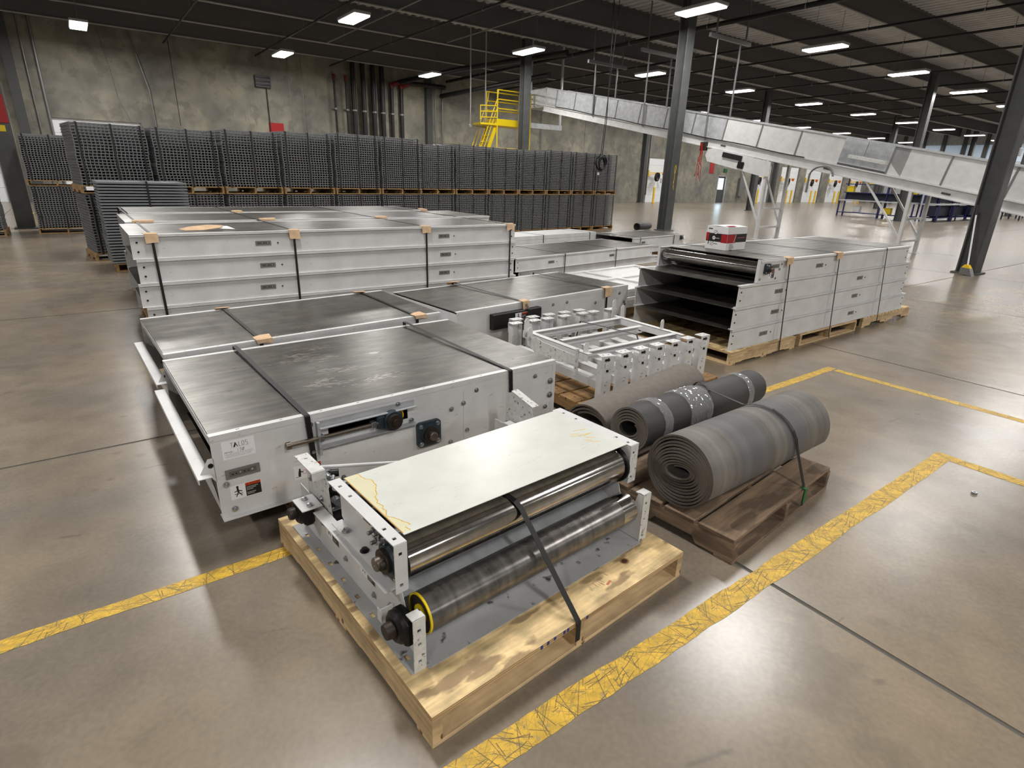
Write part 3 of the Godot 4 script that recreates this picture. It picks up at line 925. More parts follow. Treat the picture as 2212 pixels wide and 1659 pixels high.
		build(st, "pipe", M.pipe, t)
		st = mb()
		for yy in [2.0, 4.9]:
			lathe(st, Vector3(0, yy, 0), Vector3.UP, [Vector2(0, p[1] + 0.02), Vector2(0.08, p[1] + 0.02)], 14)
			bx(st, Vector3(0, yy + 0.04, -0.15), Vector3(0.3 if p[3] == 1 else 0.08, 0.05, 0.16))
		build(st, "pipe_clamp", M.conduit, t)
		if p[3] > 0:
			st = mb()
			lathe(st, Vector3(0, p[2], 0), Vector3.UP, [Vector2(0, 0), Vector2(0, p[1] * 1.4), Vector2(0.3, p[1] * 1.4), Vector2(0.3, 0)], 14)
			if p[3] == 2: rod(st, Vector3(0, p[2] + 0.18, 0), Vector3(0.35, p[2] + 0.3, 0.5), p[1] * 1.3, 12)
			build(st, "red_fitting", M.dark_red, t)
	for p in [[15.8, 6.6, [Vector3(0.3, 0, 0.4), Vector3(1.5, 0.3, 5.0), Vector3(2.9, 0.35, 12.0)]], [16.4, 6.4, [Vector3(0.3, 0.2, 0.4), Vector3(1.4, 0.2, 0.6), Vector3(2.6, 0.2, 0.6)]], [18.9, 6.15, [Vector3(0, 0, 0.3), Vector3(0.05, 0.05, 6.0), Vector3(0.05, 0.1, 10.5)]]]:
		st = mb()
		var a := Vector3(p[0], p[1], Z0 + 0.25)
		for k in 2: rod(st, a + p[2][k], a + p[2][k + 1], 0.13, 14)
		tag(build(st, numbered("header_pipe"), M.pipe, self), ["black header pipe sloping out from the red elbows", "short black header pipe joining the risers near the wall column", "thick black header pipe beside the yellow ladder stand"][[15.8, 16.4, 18.9].find(p[0])], "pipe")
	# wall conduits
	for c in [[-0.35, [Vector3(0, 0.6, 0), Vector3(0, 7.6, 0)], 0.05], [-0.75, [Vector3(0, 0.6, 0), Vector3(0, 7.6, 0)], 0.03], [3.3, [Vector3(0.35, 2.0, 0), Vector3(0.3, 5.0, 0), Vector3(-0.15, 7.3, 0)], 0.035], [10.05, [Vector3(0, 2.0, 0), Vector3(0, 7.3, 0)], 0.02], [10.75, [Vector3(0, 2.0, 0), Vector3(0, 7.3, 0)], 0.02], [18.75, [Vector3(0, 1.0, 0), Vector3(0, 6.9, 0)], 0.04], [19.25, [Vector3(0, 1.0, 0), Vector3(0, 6.9, 0)], 0.05], [27.2, [Vector3(0, 1.0, 0), Vector3(0, 7.3, 0)], 0.04], [38.7, [Vector3(0, 0.6, 0), Vector3(0, 7.3, 0)], 0.05], [2.3, [Vector3(-0.3, 7.3, 0), Vector3(0.0, 4.6, 0), Vector3(0.35, 3.6, 0)], 0.015]]:
		st = mb()
		var pts := []
		for v in c[1]: pts.append(v + Vector3(c[0], 0, Z0 + 0.09))
		sweep(st, pts, c[2], 8)
		tag(build(st, numbered("wall_conduit"), M.conduit, self), "grey electrical conduit running up the concrete back wall", "conduit", "conduits on the back wall")
	var wbx := thing("wall_box", "dark louvred box on the back wall with a conduit below it", "box", Vector3(8.72, 5.9, Z0 + 0.12))
	st = mb()
	bx(st, Vector3(0, 0, 0), Vector3(0.75, 0.55, 0.2), 0.01)
	build(st, "housing", M.dark_grey, wbx)
	for k in 3:
		st = mb()
		bx(st, Vector3(0, -0.17 + 0.17 * k, 0.11), Vector3(0.7, 0.06, 0.04), 0.006)
		build(st, "louvre", M.iron, wbx)
	st = mb()
	rod(st, Vector3(0.15, -0.27, 0), Vector3(0.15, -3.6, 0), 0.03, 8)
	build(st, "conduit", M.rust, wbx)

# ------------------------------------------------------------------ pallets
func board(L: float, H: float, W: float) -> Mesh:
	var k := "board%.3f_%.3f_%.3f" % [L, H, W]
	if not cache.has(k):
		var st := mb()
		bx(st, Vector3(0, H / 2, 0), Vector3(L, H, W), 0.0025)
		cache[k] = st.commit()
	return cache[k]

# local x 0..L, z 0..-W, top at 0.14; "along" is the way the stringers run
func pallet(label: String, at: Vector3, turn: float, L: float, W: float, wood: Material, along := "z", ply := false, boards := 6, group := "") -> Node3D:
	var t := thing("pallet", label, "pallet", at, turn, group)
	var n := W if along == "z" else L      # stringer length
	var m := L if along == "z" else W      # board length
	var r := 90.0 if along == "z" else 0.0
	var P := func(s: float, q: float, y: float) -> Vector3:   # s along the stringer, q across
		return Vector3(q, y, -s) if along == "z" else Vector3(s, y, -q)
	for i in 3:
		var q: float = [0.02, m / 2, m - 0.02][i]
		# notched stringer: two blocks cut out of its lower edge
		var st := mb()
		var nd := 0.008 if ply else 0.034
		var pl := PackedVector2Array([Vector2(-n / 2, 0), Vector2(-n * 0.34, 0), Vector2(-n * 0.32, nd), Vector2(-n * 0.14, nd), Vector2(-n * 0.12, 0), Vector2(n * 0.12, 0), Vector2(n * 0.14, nd), Vector2(n * 0.32, nd), Vector2(n * 0.34, 0), Vector2(n / 2, 0), Vector2(n / 2, 0.104), Vector2(-n / 2, 0.104)])
		prism(st, pl, 0.038, Transform3D(Basis.IDENTITY, Vector3(0, 0, -0.019)))
		put(st.commit(), "stringer", wood, t, P.call(n / 2, q, 0.016), r)
	for i in 3:
		put(board(m, 0.016, 0.1), "bottom_board", wood, t, P.call([0.05, n / 2, n - 0.05][i], m / 2, 0.0), r + 90.0)
	if ply:
		var st := mb()
		var y := 0.14
		poly(st, [Vector3(0, y, 0), Vector3(L, y, 0), Vector3(L, y, -W), Vector3(0, y, -W)], Vector3.UP, [Vector2(0, 1), Vector2(1, 1), Vector2(1, 0), Vector2(0, 0)])
		build(st, "deck_sheet", M.plywood, t)
		for k in 4:
			st = mb()
			bb(st, Vector3(0.0005 * (k % 2), 0.12 + 0.005 * k, -W + 0.0005 * (k % 2)), Vector3(L - 0.0005 * (k % 2), 0.125 + 0.005 * k - 0.0002, -0.0005 * (k % 2)))
			build(st, "ply_layer", M.ply_edge if k % 2 else M.pine, t)
	else:
		for i in boards:
			var s := (i + 0.5) / boards * n
			var w := n / boards * (0.86 if i % 2 else 0.94)
			put(board(m, 0.02, w), "deck_board", wood, t, P.call(s, m / 2, 0.12), r + 90.0)
	return t

# ------------------------------------------------------------------ straps and edge guards
func strap(label: String, at: Vector3, turn: float, pts: Array, w := 0.019, side := Vector3(1, 0, 0), group := "") -> Node3D:
	var st := mb()
	ribbon(st, pts, w, 0.0022, side)
	var o := build(st, numbered("strap"), M.strap, self)
	o.position = at
	o.rotation_degrees.y = turn
	tag(o, label, "strap", group)
	return o

func loop_pts(u: float, lean: float, y0: float, y1: float, W: float, zf := 0.016) -> Array:
	return [Vector3(u - lean, y0, zf), Vector3(u, y1 - 0.004, 0.018), Vector3(u, y1 + 0.003, 0.010), Vector3(u + lean * 0.3, y1 + 0.003, -W - 0.010), Vector3(u + lean * 0.3, y1 - 0.006, -W - 0.018), Vector3(u + lean * 0.3, y0, -W - 0.018)]

# folded piece of cardboard over the front top edge, under a strap
func edge_guard(label: String, at: Vector3, turn: float, u: float, y: float, z: float, group: String, w := 0.10, drop := 0.07, back := 0.06, skew := 0.0) -> void:
	var st := mb()
	var s := 1.0 if back > 0.0 else -1.0
	# irregular torn outlines: one flap on the top, one hanging over the edge, a crease between them
	var a := w * rng.randf_range(0.42, 0.58)
	var c := w * rng.randf_range(0.42, 0.58)
	var bk := absf(back)
	var top := PackedVector2Array([Vector2(-a, -0.004), Vector2(c, -0.004), Vector2(c * rng.randf_range(0.8, 1.25), bk * rng.randf_range(0.6, 1.1)), Vector2(c * 0.2, bk * rng.randf_range(0.8, 1.2)), Vector2(-a * rng.randf_range(0.7, 1.2), bk * rng.randf_range(0.6, 1.0))])
	prism(st, top, 0.003, Transform3D(Basis(Vector3(1, 0, 0), Vector3(0, 0.1, -s), Vector3(0, s, 0.1 * s) * s), Vector3(0, 0.006, 0.004 * s)))
	var sd := PackedVector2Array([Vector2(-a, 0.004), Vector2(c, 0.004), Vector2(c * rng.randf_range(0.8, 1.1), -drop * rng.randf_range(0.8, 1.1)), Vector2(0.0, -drop * rng.randf_range(0.7, 1.0)), Vector2(-a * rng.randf_range(0.75, 1.05), -drop * rng.randf_range(0.8, 1.1))])
	prism(st, sd, 0.003, Transform3D(Basis(Vector3(1, 0, 0), Vector3(0, 1, -0.08 * s), Vector3(0, 0, 1)), Vector3(0, 0.004, 0.021 * s)))
	bx(st, Vector3((c - a) / 2, 0.006, 0.012 * s), Vector3((a + c) * 0.98, 0.005, 0.024), 0.0, Basis(Vector3.RIGHT, 0.3 * s))
	var o := build(st, numbered("edge_guard"), M.card, self)
	var b := Basis(Vector3.UP, deg_to_rad(turn))
	o.transform = Transform3D(b * Basis(Vector3.UP, skew), at + b * Vector3(u, y, z))
	tag(o, label, "cardboard", group)

# ------------------------------------------------------------------ shallow conveyor frame: slider bed between two channel rails
func rail_mesh(L: float, H: float) -> Mesh:
	var k := "rail%.3f_%.3f" % [L, H]
	if not cache.has(k):
		var st := mb()
		bb(st, Vector3(0, 0.004, -0.010), Vector3(L, H - 0.004, -0.005))
		bb(st, Vector3(0, H - 0.009, -0.035), Vector3(L, H, 0.012), 0.0015)
		bb(st, Vector3(0, 0, -0.035), Vector3(L, 0.006, 0.012), 0.001)
		bb(st, Vector3(0, H - 0.022, 0.009), Vector3(L, H - 0.006, 0.012))
		cache[k] = st.commit()
	return cache[k]

func frame_section(label: String, at: Vector3, turn: float, L: float, W: float, H: float, plates: Array, group := "", rail: Material = null, rolled := 0.0) -> Node3D:
	var t := thing("conveyor_frame", label, "conveyor frame", at, turn, group)
	if rail == null: rail = M.white
	var st := mb()
	bb(st, Vector3(0.0 + rolled, H - 0.006, -W + 0.022), Vector3(L, H - 0.0005, -0.022))
	build(st, "slider_bed", M.steel, t)
	var fr := put(rail_mesh(L, H), "side_rail", rail, t)
	var b := put(rail_mesh(L, H), "side_rail", rail, t, Vector3(L, 0, -W))
	b.rotation_degrees.y = 180.0
	for k in 3:
		st = mb()
		bb(st, Vector3(L * (0.2 + 0.3 * k) - 0.03, 0.02, -W + 0.012), Vector3(L * (0.2 + 0.3 * k) + 0.03, 0.07, -0.012))
		build(st, "cross_member", M.dull_steel, t)
	for u in plates:
		print_plate(fr, "slotted_plate", M.plate, Vector3(u, H * 0.47, -0.005), 0.15, 0.045, 0.003)
		bolt(fr, Vector3(u + 0.14, H * 0.46, -0.005), 0.006, M.shaft)
	for e in [0.05, L - 0.05]:
		for yy in [0.3, 0.68]: bolt(fr, Vector3(e, H * yy, -0.005), 0.006, M.iron)
	for k in 7: bolt(fr, Vector3(L * (k + 0.5) / 7.0, H * 0.9, -0.005), 0.004, M.zinc)
	return t

# ------------------------------------------------------------------ deep conveyor section (drive and take-up housings)
func deep_section(called: String, label: String, at: Vector3, turn: float, tilt: Vector2, L: float, W: float, H: float, holes: Array, chute: bool) -> Node3D:
	var t := thing(called, label, "conveyor section", at, turn)
	t.basis = t.basis * Basis(Vector3(0, 0, 1), tilt.x) * Basis(Vector3.RIGHT, tilt.y)
	var st := mb()
	bb(st, Vector3(0.004, H - 0.010, -W + 0.03), Vector3(L - 0.004, H - 0.002, -0.03))
	build(st, "slider_bed", M.steel, t)
	if called == "takeup_section" and holes.size() > 0:
		st = mb()
		var by := H - 0.0015
		poly(st, [Vector3(0.004, by, -0.03), Vector3(L - 0.004, by, -0.03), Vector3(L - 0.004, by, -W + 0.03), Vector3(0.004, by, -W + 0.03)], Vector3.UP, [Vector2(0, 1), Vector2(1, 1), Vector2(1, 0), Vector2(0, 0)])
		build(st, "bed_skin", M.flaked_steel, t)
	# front and back side panels with flanges
	st = mb()
	sheet(st, Rect2(0, 0.0, L, H - 0.006), 0.005, holes, Transform3D(Basis.IDENTITY, Vector3(0, 0, -0.005)))
	bb(st, Vector3(0, 0, -0.05), Vector3(L, 0.005, 0.03))
	build(st, "side_panel", M.white, t)
	st = mb()
	var hs := []
	var u := 0.12
	while u < L - 0.05:
		hs.append(Rect2(u, 0.016, 0.016, 0.008))
		u += 0.2
	sheet(st, Rect2(0, 0, L, 0.036), 0.007, hs, Transform3D(Basis(Vector3(1, 0, 0), Vector3(0, 0, -1), Vector3(0, 1, 0)), Vector3(0, H - 0.007, 0.002)))
	bb(st, Vector3(0, H - 0.03, 0.0), Vector3(L, H - 0.0065, 0.003))
	build(st, "top_flange", M.white, t)
	st = mb()
	bb(st, Vector3(0, 0, -W), Vector3(L, H - 0.006, -W + 0.005))
	bb(st, Vector3(0, H - 0.007, -W - 0.002), Vector3(L, H, -W + 0.034), 0.001)
	build(st, "back_panel", M.white, t)
	# inner bed, rollers and ends
	st = mb()
	bb(st, Vector3(0.08, 0.06, -W + 0.02), Vector3(L - 0.05, 0.065, -0.02))
	build(st, "bottom_pan", M.dull_steel, t)
	for uu in [0.35, L * 0.42, L * 0.54, L - 0.3]:
		st = mb()
		rod(st, Vector3(uu, H * 0.55, -W + 0.02), Vector3(uu, H * 0.55, -0.02), 0.045, 16)
		build(st, "inner_roller", M.dull_steel, t)
	st = mb()
	bb(st, Vector3(L - 0.005, 0, -W + 0.005), Vector3(L, H - 0.012, -0.005))
	bb(st, Vector3(L - 0.03, 0, -0.006), Vector3(L + 0.002, H - 0.02, 0.002), 0.001)
	build(st, "end_plate", M.white, t)
	if chute:
		# open end: lip flange with a sheet falling back under the section
		st = mb()
		bb(st, Vector3(-0.078, 0.255, -W + 0.04), Vector3(-0.018, 0.260, 0.045), 0.001)
		bb(st, Vector3(-0.078, 0.235, -W + 0.04), Vector3(-0.073, 0.258, 0.045))
		build(st, "lip_flange", M.white, t)
		st = mb()
		poly(st, [Vector3(-0.02, 0.257, -W + 0.04), Vector3(-0.02, 0.257, -0.002), Vector3(0.01, 0.0, -0.002), Vector3(0.01, 0.0, -W + 0.04)], Vector3(-1, 0, 0))
		poly(st, [Vector3(-0.016, 0.257, -W + 0.04), Vector3(-0.016, 0.257, -0.002), Vector3(0.014, 0.0, -0.002), Vector3(0.014, 0.0, -W + 0.04)], Vector3(1, 0, 0))
		build(st, "chute_sheet", M.white, t)
		st = mb()
		prism(st, PackedVector2Array([Vector2(-0.06, 0.262), Vector2(-0.02, 0.33), Vector2(0.004, 0.33), Vector2(0.004, 0.20), Vector2(-0.02, 0.24)]), 0.004, Transform3D(Basis.IDENTITY, Vector3(0, 0, -0.004)))
		build(st, "gusset", M.white, t)
		bolt(t, Vector3(-0.012, 0.295, 0.0), 0.008, M.iron)
		st = mb()
		bb(st, Vector3(0.0, H - 0.05, -W + 0.01), Vector3(0.006, H - 0.011, -0.012))
		build(st, "bed_edge", M.galv, t)
	else:
		st = mb()
		bb(st, Vector3(0, 0, -W + 0.005), Vector3(0.005, H - 0.02, -0.005))
		build(st, "end_plate", M.white, t)
	return t

func flange_bearing(parent: Node, at: Vector3, s: float, b := Basis.IDENTITY) -> void:
	var st := mb()
	prism(st, rrect(s, s, s * 0.14), 0.022, Transform3D.IDENTITY)
	lathe(st, Vector3(0, 0, 0.022), Vector3(0, 0, 1), [Vector2(0, s * 0.40), Vector2(0.012, s * 0.36), Vector2(0.012, 0)], 20)
	var o := build(st, "flange_bearing", M.bearing, parent)
	o.transform = Transform3D(b, at)
	st = mb()
	lathe(st, Vector3(0, 0, 0.03), Vector3(0, 0, 1), [Vector2(0, s * 0.31), Vector2(0.02, s * 0.31), Vector2(0.02, s * 0.16)], 20)
	build(st, "locking_collar", M.rust, o)
	st = mb()
	lathe(st, Vector3(0, 0, 0.03), Vector3(0, 0, 1), [Vector2(0, s * 0.17), Vector2(0.045, s * 0.17), Vector2(0.048, s * 0.15), Vector2(0.048, s * 0.03), Vector2(0.04, 0)], 16)
	build(st, "shaft_end", M.shaft, o)
	for sx in [-1, 1]:
		for sy in [-1, 1]: bolt(o, Vector3(sx * s * 0.36, sy * s * 0.36, 0.022), s * 0.065)

func sections() -> void:
	# --- near take-up section
	var at := Vector3(0.287, 0.145, -2.69)
	var a := deep_section("takeup_section", "near take-up conveyor section with a bare steel top and a maker's sticker", at, 1.5, Vector2(0.003, -0.009), 2.13, 1.40, 0.44, [Rect2(0.55, 0.285, 0.46, 0.072)], true)
	var ap := a.get_node("side_panel")
	print_plate(ap, "maker_sticker", M.sticker, Vector3(0.117, 0.352, 0.0), 0.145, 0.092)
	print_plate(ap, "slotted_plate", M.plate, Vector3(0.120, 0.228, 0.0), 0.155, 0.048, 0.006)
	print_plate(ap, "warning_label", M.warning, Vector3(0.122, 0.125, 0.0), 0.142, 0.075)
	print_plate(ap, "warning_label", M.warning2, Vector3(0.425, 0.135, 0.0), 0.142, 0.075)
	var st := mb()
	bb(st, Vector3(0.485, 0.358, 0.0), Vector3(1.05, 0.363, 0.036))
	bb(st, Vector3(0.485, 0.358, 0.0), Vector3(1.05, 0.392, 0.004))
	bb(st, Vector3(0.485, 0.252, 0.0), Vector3(1.05, 0.257, 0.036))
	bb(st, Vector3(0.485, 0.225, 0.0), Vector3(1.05, 0.257, 0.004))
	bb(st, Vector3(0.485, 0.215, 0.0), Vector3(0.50, 0.398, 0.036), 0.001)
	build(st, "takeup_guide", M.galv, a)
	st = mb()
	rod(st, Vector3(0.335, 0.312, 0.028), Vector3(0.86, 0.312, 0.022), 0.011, 12)
	lathe(st, Vector3(0.325, 0.312, 0.028), Vector3(1, 0, 0), [Vector2(0, 0), Vector2(0, 0.019), Vector2(0.024, 0.019), Vector2(0.024, 0)], 6)
	build(st, "takeup_screw", M.shaft, a)
	st = mb()
	bx(st, Vector3(0.50, 0.312, 0.03), Vector3(0.026, 0.034, 0.034), 0.003)
	bx(st, Vector3(0.79, 0.312, 0.022), Vector3(0.03, 0.034, 0.034), 0.003)
	build(st, "nut", M.zinc, a)
	st = mb()
	bx(st, Vector3(0.885, 0.312, 0.015), Vector3(0.15, 0.075, 0.04), 0.008)
	lathe(st, Vector3(0.90, 0.312, 0.035), Vector3(0, 0, 1), [Vector2(-0.02, 0.058), Vector2(0.016, 0.055), Vector2(0.016, 0.0)], 20)
	var tb := build(st, "takeup_bearing", M.bearing, a)
	st = mb()
	lathe(st, Vector3(0.90, 0.312, 0.05), Vector3(0, 0, 1), [Vector2(0, 0.043), Vector2(0.02, 0.043), Vector2(0.02, 0.02), Vector2(0.034, 0.02), Vector2(0.034, 0)], 18)
	build(st, "shaft_end", M.rust, tb)
	st = mb()
	lathe(st, Vector3(0.935, 0.318, -0.012), Vector3(0, 0, 1), [Vector2(0, 0.0), Vector2(0, 0.05), Vector2(0.012, 0.05), Vector2(0.012, 0.044)], 20)
	build(st, "yellow_seal", M.safety, a)
	flange_bearing(a, Vector3(1.135, 0.165, 0.001), 0.155)
	st = mb()
	prism(st, rrect(0.36, 0.335, 0.03), 0.003, Transform3D(Basis.IDENTITY, Vector3(1.565, 0.215, 0.0)))
	build(st, "access_panel", M.white, a)
	for q in [[0.46, 0.385], [0.46, 0.235], [1.03, 0.27], [1.385, 0.295], [1.30, 0.275], [1.41, 0.11], [1.48, 0.36], [1.29, 0.06], [2.085, 0.3], [2.085, 0.2], [2.05, 0.12], [0.04, 0.18], [0.06, 0.04], [0.62, 0.02], [0.95, 0.385], [1.95, 0.36]]:
		bolt(ap, Vector3(q[0], q[1], 0.003), 0.010 if q[0] != 2.085 else 0.014)
	pallet("pallet hidden beneath the near take-up conveyor section", Vector3(0.62, 0, -2.86), 1.5, 1.45, 1.05, M.brown_wood, "x", false, 6)
	var tl := ["black strap over the near take-up section beside its sticker", "black strap over the near take-up section by its access panel"]
	for i in 2:
		var u: float = [0.445, 1.735][i]
		strap(tl[i], at, 1.5, [Vector3(u + 0.03, -0.1, 0.012), Vector3(u, 0.437 + u * 0.003, 0.010), Vector3(u, 0.443 + u * 0.003, 0.004), Vector3(u - 0.01, 0.454 + u * 0.003, -1.41), Vector3(u - 0.01, 0.30, -1.415)], 0.028)
	# --- second section behind it
	at = Vector3(0.274, 0.145, -4.17)
	var b := deep_section("takeup_section", "bare steel-topped conveyor section directly behind the stickered one", at, 2.0, Vector2(0.016, 0.0), 2.10, 1.16, 0.44, [], true)
	for q in [0.2, 0.9, 1.5]: bolt(b.get_node("side_panel"), Vector3(q, 0.3, 0.001), 0.01)
	pallet("pallet hidden beneath the second steel-topped conveyor section", Vector3(0.6, 0, -4.28), 2.0, 1.45, 0.95, M.brown_wood, "x", false, 6)
	for i in 2:
		var u: float = [0.60, 1.86][i]
		var y := 0.44 + u * 0.016
		strap(["black strap over the second section near its open end", "black strap over the second section near the third section"][i], at, 2.0, [Vector3(u + 0.01, -0.1, 0.010), Vector3(u, y - 0.002, 0.008), Vector3(u, y + 0.004, 0.002), Vector3(u + 0.01, y + 0.006, -1.165), Vector3(u + 0.01, y - 0.1, -1.17)], 0.026)
		edge_guard("folded cardboard under a strap on the second section's front edge", at, 2.0, u + 0.02, y + 0.002, 0.0, "cardboard guards on the second section", 0.12, 0.03, 0.07, 0.12)
		edge_guard("folded cardboard under a strap on the second section's rear edge", at, 2.0, u, y + 0.002, -1.16, "cardboard guards on the second section's rear edge", 0.10, 0.03, -0.05)
	# --- third section to the right
	at = Vector3(2.567, 0.145, -4.29)
	var c := deep_section("drive_section", "steel-topped conveyor section with a black drive box and bright reflections", at, 4.0, Vector2(0.011, -0.009), 2.40, 1.16, 0.44, [], false)
	st = mb()
	bx(st, Vector3(0.68, 0.30, 0.03), Vector3(0.62, 0.15, 0.06), 0.006)
	build(st, "drive_box", M.black, c)
	print_plate(c, "warning_label", M.warning, Vector3(0.72, 0.31, 0.061), 0.16, 0.09)
	st = mb()
	prism(st, rrect(0.36, 0.26, 0.03), 0.003, Transform3D(Basis.IDENTITY, Vector3(1.55, 0.24, 0.0)))
	build(st, "access_panel", M.white, c)
	st = mb()
	bb(st, Vector3(2.2, 0.0, 0.0), Vector3(2.4, 0.44, 0.004), 0.001)
	build(st, "end_cover", M.white, c)
	for q in [[1.40, 0.36], [1.85, 0.30], [2.25, 0.36], [2.34, 0.25], [2.36, 0.22], [2.25, 0.1], [1.2, 0.36], [0.5, 0.36]]: bolt(c.get_node("side_panel"), Vector3(q[0], q[1], 0.004), 0.011)
	pallet("pallet hidden beneath the drive section", Vector3(2.8, 0, -4.42), 4.0, 1.9, 0.95, M.brown_wood, "x", false, 6)
	for i in 2:
		var u: float = [0.80, 2.02][i]
		var y := 0.44 + u * 0.011
		strap(["black strap over the drive section beside its black box", "black strap over the drive section near its access panel"][i], at, 4.0, [Vector3(u + 0.01, -0.1, 0.070 if i == 0 else 0.012), Vector3(u, y - 0.06, 0.068 if i == 0 else 0.012), Vector3(u, y + 0.003, 0.006), Vector3(u - 0.05, y + 0.014, -1.165), Vector3(u - 0.05, y - 0.1, -1.17)], 0.024)
		edge_guard("crumpled cardboard under a strap on the drive section's front edge", at, 4.0, u, y + 0.003, 0.0, "cardboard guards on the drive section", 0.11, 0.10, 0.05, 0.1)
	edge_guard("cardboard under a strap on the drive section's rear edge", at, 4.0, 0.75, 0.462, -1.16, "", 0.14, 0.03, -0.05)

func frame_stacks() -> void:
	var nth := ["top", "second", "third", "lowest"]
	# --- tall stack at the back left, three rows of four frames
	var rows := [[0.302, -6.14, 4.27, 1.15], [0.36, -7.55, 4.75, 1.22], [0.48, -8.98, 4.27, 1.15]]
	var rn := ["front row", "middle row", "rear row"]
	for r in 3:
		var q: Array = rows[r]
		for k in 4:
			var jx := [0.0, 0.02, 0.0, 0.03]
			frame_section("%s white-railed conveyor frame in the %s of the tall strapped stack" % [nth[k], rn[r]], Vector3(q[0] + jx[k], 0.28 + 0.22 * (3 - k), q[1]), 0.4, q[2], q[3], 0.218, [1.12, 3.2] if r == 0 else [], "", M.white)
		for k in 2:
			for j in 3:
				pallet("pallet under the %s of the tall strapped stack" % rn[r], Vector3(q[0] + 0.05 + 1.42 * j, 0.14 * k, q[1] - 0.06), 0.4, 1.3, 1.02, M.brown_wood, "x", false, 6, "pallets under the tall stack %s" % rn[r])
	var so := Vector3(0.302, 0, -6.14)
	var su := [0.17, 1.42, 2.95, 4.18]
	var sl := ["at the end by the shelf decks", "past its first column of plates", "just before its second pair of plates", "at the end by the low conveyor frame"]
	for i in 4:
		strap("black strap binding the tall frame stack %s" % sl[i], so, 0.4, loop_pts(su[i], -0.02 if i == 0 else 0.0, 0.02, 1.158, 4.02), 0.022)
		edge_guard("folded cardboard guard on the tall stack's front edge", so, 0.4, su[i], 1.156, 0.0, "cardboard guards on the tall stack's front edge", 0.11, 0.085, 0.05, 0.0)
		if i < 3: edge_guard("torn cardboard under a strap between the tall stack's rows", so, 0.4, su[i] + [0.05, 0.1, 0.05][i], 1.163, -1.38, "cardboard pieces between the tall stack's rows", 0.2, 0.02, 0.07, 0.2)
		if i == 1: edge_guard("small torn cardboard on the tall stack's rear row", so, 0.4, su[i] + 0.05, 1.163, -2.78, "", 0.16, 0.02, 0.07, 0.2)
	edge_guard("cardboard tent sticking up on the tall stack's rear corner", so, 0.4, 4.3, 1.18, -2.6, "", 0.16, 0.05, 0.1, 0.4)
	var st := mb()
	prism(st, PackedVector2Array([Vector2(0, 0), Vector2(0.1, 0.05), Vector2(0.26, 0.08), Vector2(0.40, 0.06), Vector2(0.36, 0.01), Vector2(0.2, -0.03), Vector2(0.05, -0.03)]), 0.004, Transform3D(Basis(Vector3.RIGHT, -1.2), Vector3(0.72, 1.176, -6.34)))
	tag(build(st, numbered("cardboard_scrap"), M.card, self), "loose torn cardboard scrap lying on top of the tall stack", "cardboard")
	st = mb()
	prism(st, PackedVector2Array([Vector2(0, 0), Vector2(0.06, 0.05), Vector2(0.14, 0.04), Vector2(0.2, -0.02), Vector2(0.1, -0.01)]), 0.003, Transform3D(Basis(Vector3.RIGHT, -1.1), Vector3(1.02, 1.172, -6.38)))
	tag(build(st, numbered("paper_scrap"), M.paper, self), "crumpled white paper beside the cardboard scrap on the tall stack", "paper")
	# --- open-ended stack on the right
	var e := Vector3(5.10, 0.14, -3.14)
	var off := [0.30, 0.0, -0.03, -0.02]
	var len := [3.62, 4.05, 4.10, 4.20]
	for k in 4:
		var t := frame_section("%s conveyor frame in the open-ended stack on pine pallets" % nth[k], e + Vector3(off[k], 0.222 * (3 - k), 0.0), 0.0, len[k], 1.30, 0.22, [[1.22], [0.75, 2.62], [0.78, 2.62], [0.62, 2.62]][k], "", M.white, 0.16 if k == 0 else 0.0)
		if k == 0:
			st = mb()
			rod(st, Vector3(0.085, 0.135, -1.26), Vector3(0.085, 0.135, -0.04), 0.066, 24)
			build(st, "end_roller", M.chrome, t)
			st = mb()
			bb(st, Vector3(-0.01, 0.002, 0.0), Vector3(0.42, 0.235, 0.005), 0.001)
			bb(st, Vector3(-0.01, 0.002, -0.03), Vector3(-0.006, 0.235, 0.004))
			build(st, "end_bracket", M.white, t)
			st = mb()
			bb(st, Vector3(-0.01, 0.002, -1.30), Vector3(0.42, 0.235, -1.295), 0.001)
			bb(st, Vector3(-0.01, 0.002, -1.30), Vector3(-0.006, 0.235, -1.27))
			build(st, "end_bracket", M.white, t)
			flange_bearing(t, Vector3(0.115, 0.14, 0.005), 0.10)
			print_plate(t, "slotted_plate", M.plate, Vector3(0.27, 0.155, 0.005), 0.15, 0.04, 0.004)
			print_plate(t, "warning_label", M.warning, Vector3(0.22, 0.075, 0.005), 0.11, 0.08)
			for q in [[0.36, 0.12], [0.39, 0.17], [0.31, 0.03], [0.02, 0.04]]: bolt(t, Vector3(q[0], q[1], 0.005), 0.009)
	pallet("pine pallet under the open end of the open-ended frame stack", Vector3(5.05, 0, -3.08), 0.0, 1.25, 1.42, M.pine, "x", true)
	pallet("pine pallet with two fork openings under the open-ended frame stack's middle", Vector3(6.44, 0, -3.10), 0.0, 1.40, 1.3, M.pine, "z", false, 7)
	pallet("pine pallet under the closed far end of the open-ended frame stack", Vector3(8.06, 0, -3.12), 0.0, 1.48, 1.3, M.pine, "x", false, 7)
	for i in 3:
		var u: float = [0.82, 1.90, 3.16][i]
		strap("black strap around the open-ended frame stack %s" % ["next to the end roller bracket", "at its middle", "near its far end"][i], Vector3(5.10, 0, -3.14), 0.0, loop_pts(u, -[0.03, 0.06, 0.10][i], 0.03, 1.03, 1.30, 0.075), 0.02)
		if i < 2: edge_guard("brown cardboard guard on the open-ended stack's top edge", Vector3(5.10, 0, -3.14), 0.0, u, 1.028, 0.0, "cardboard guards on the open-ended stack", 0.12, 0.08, 0.06)
	carton()
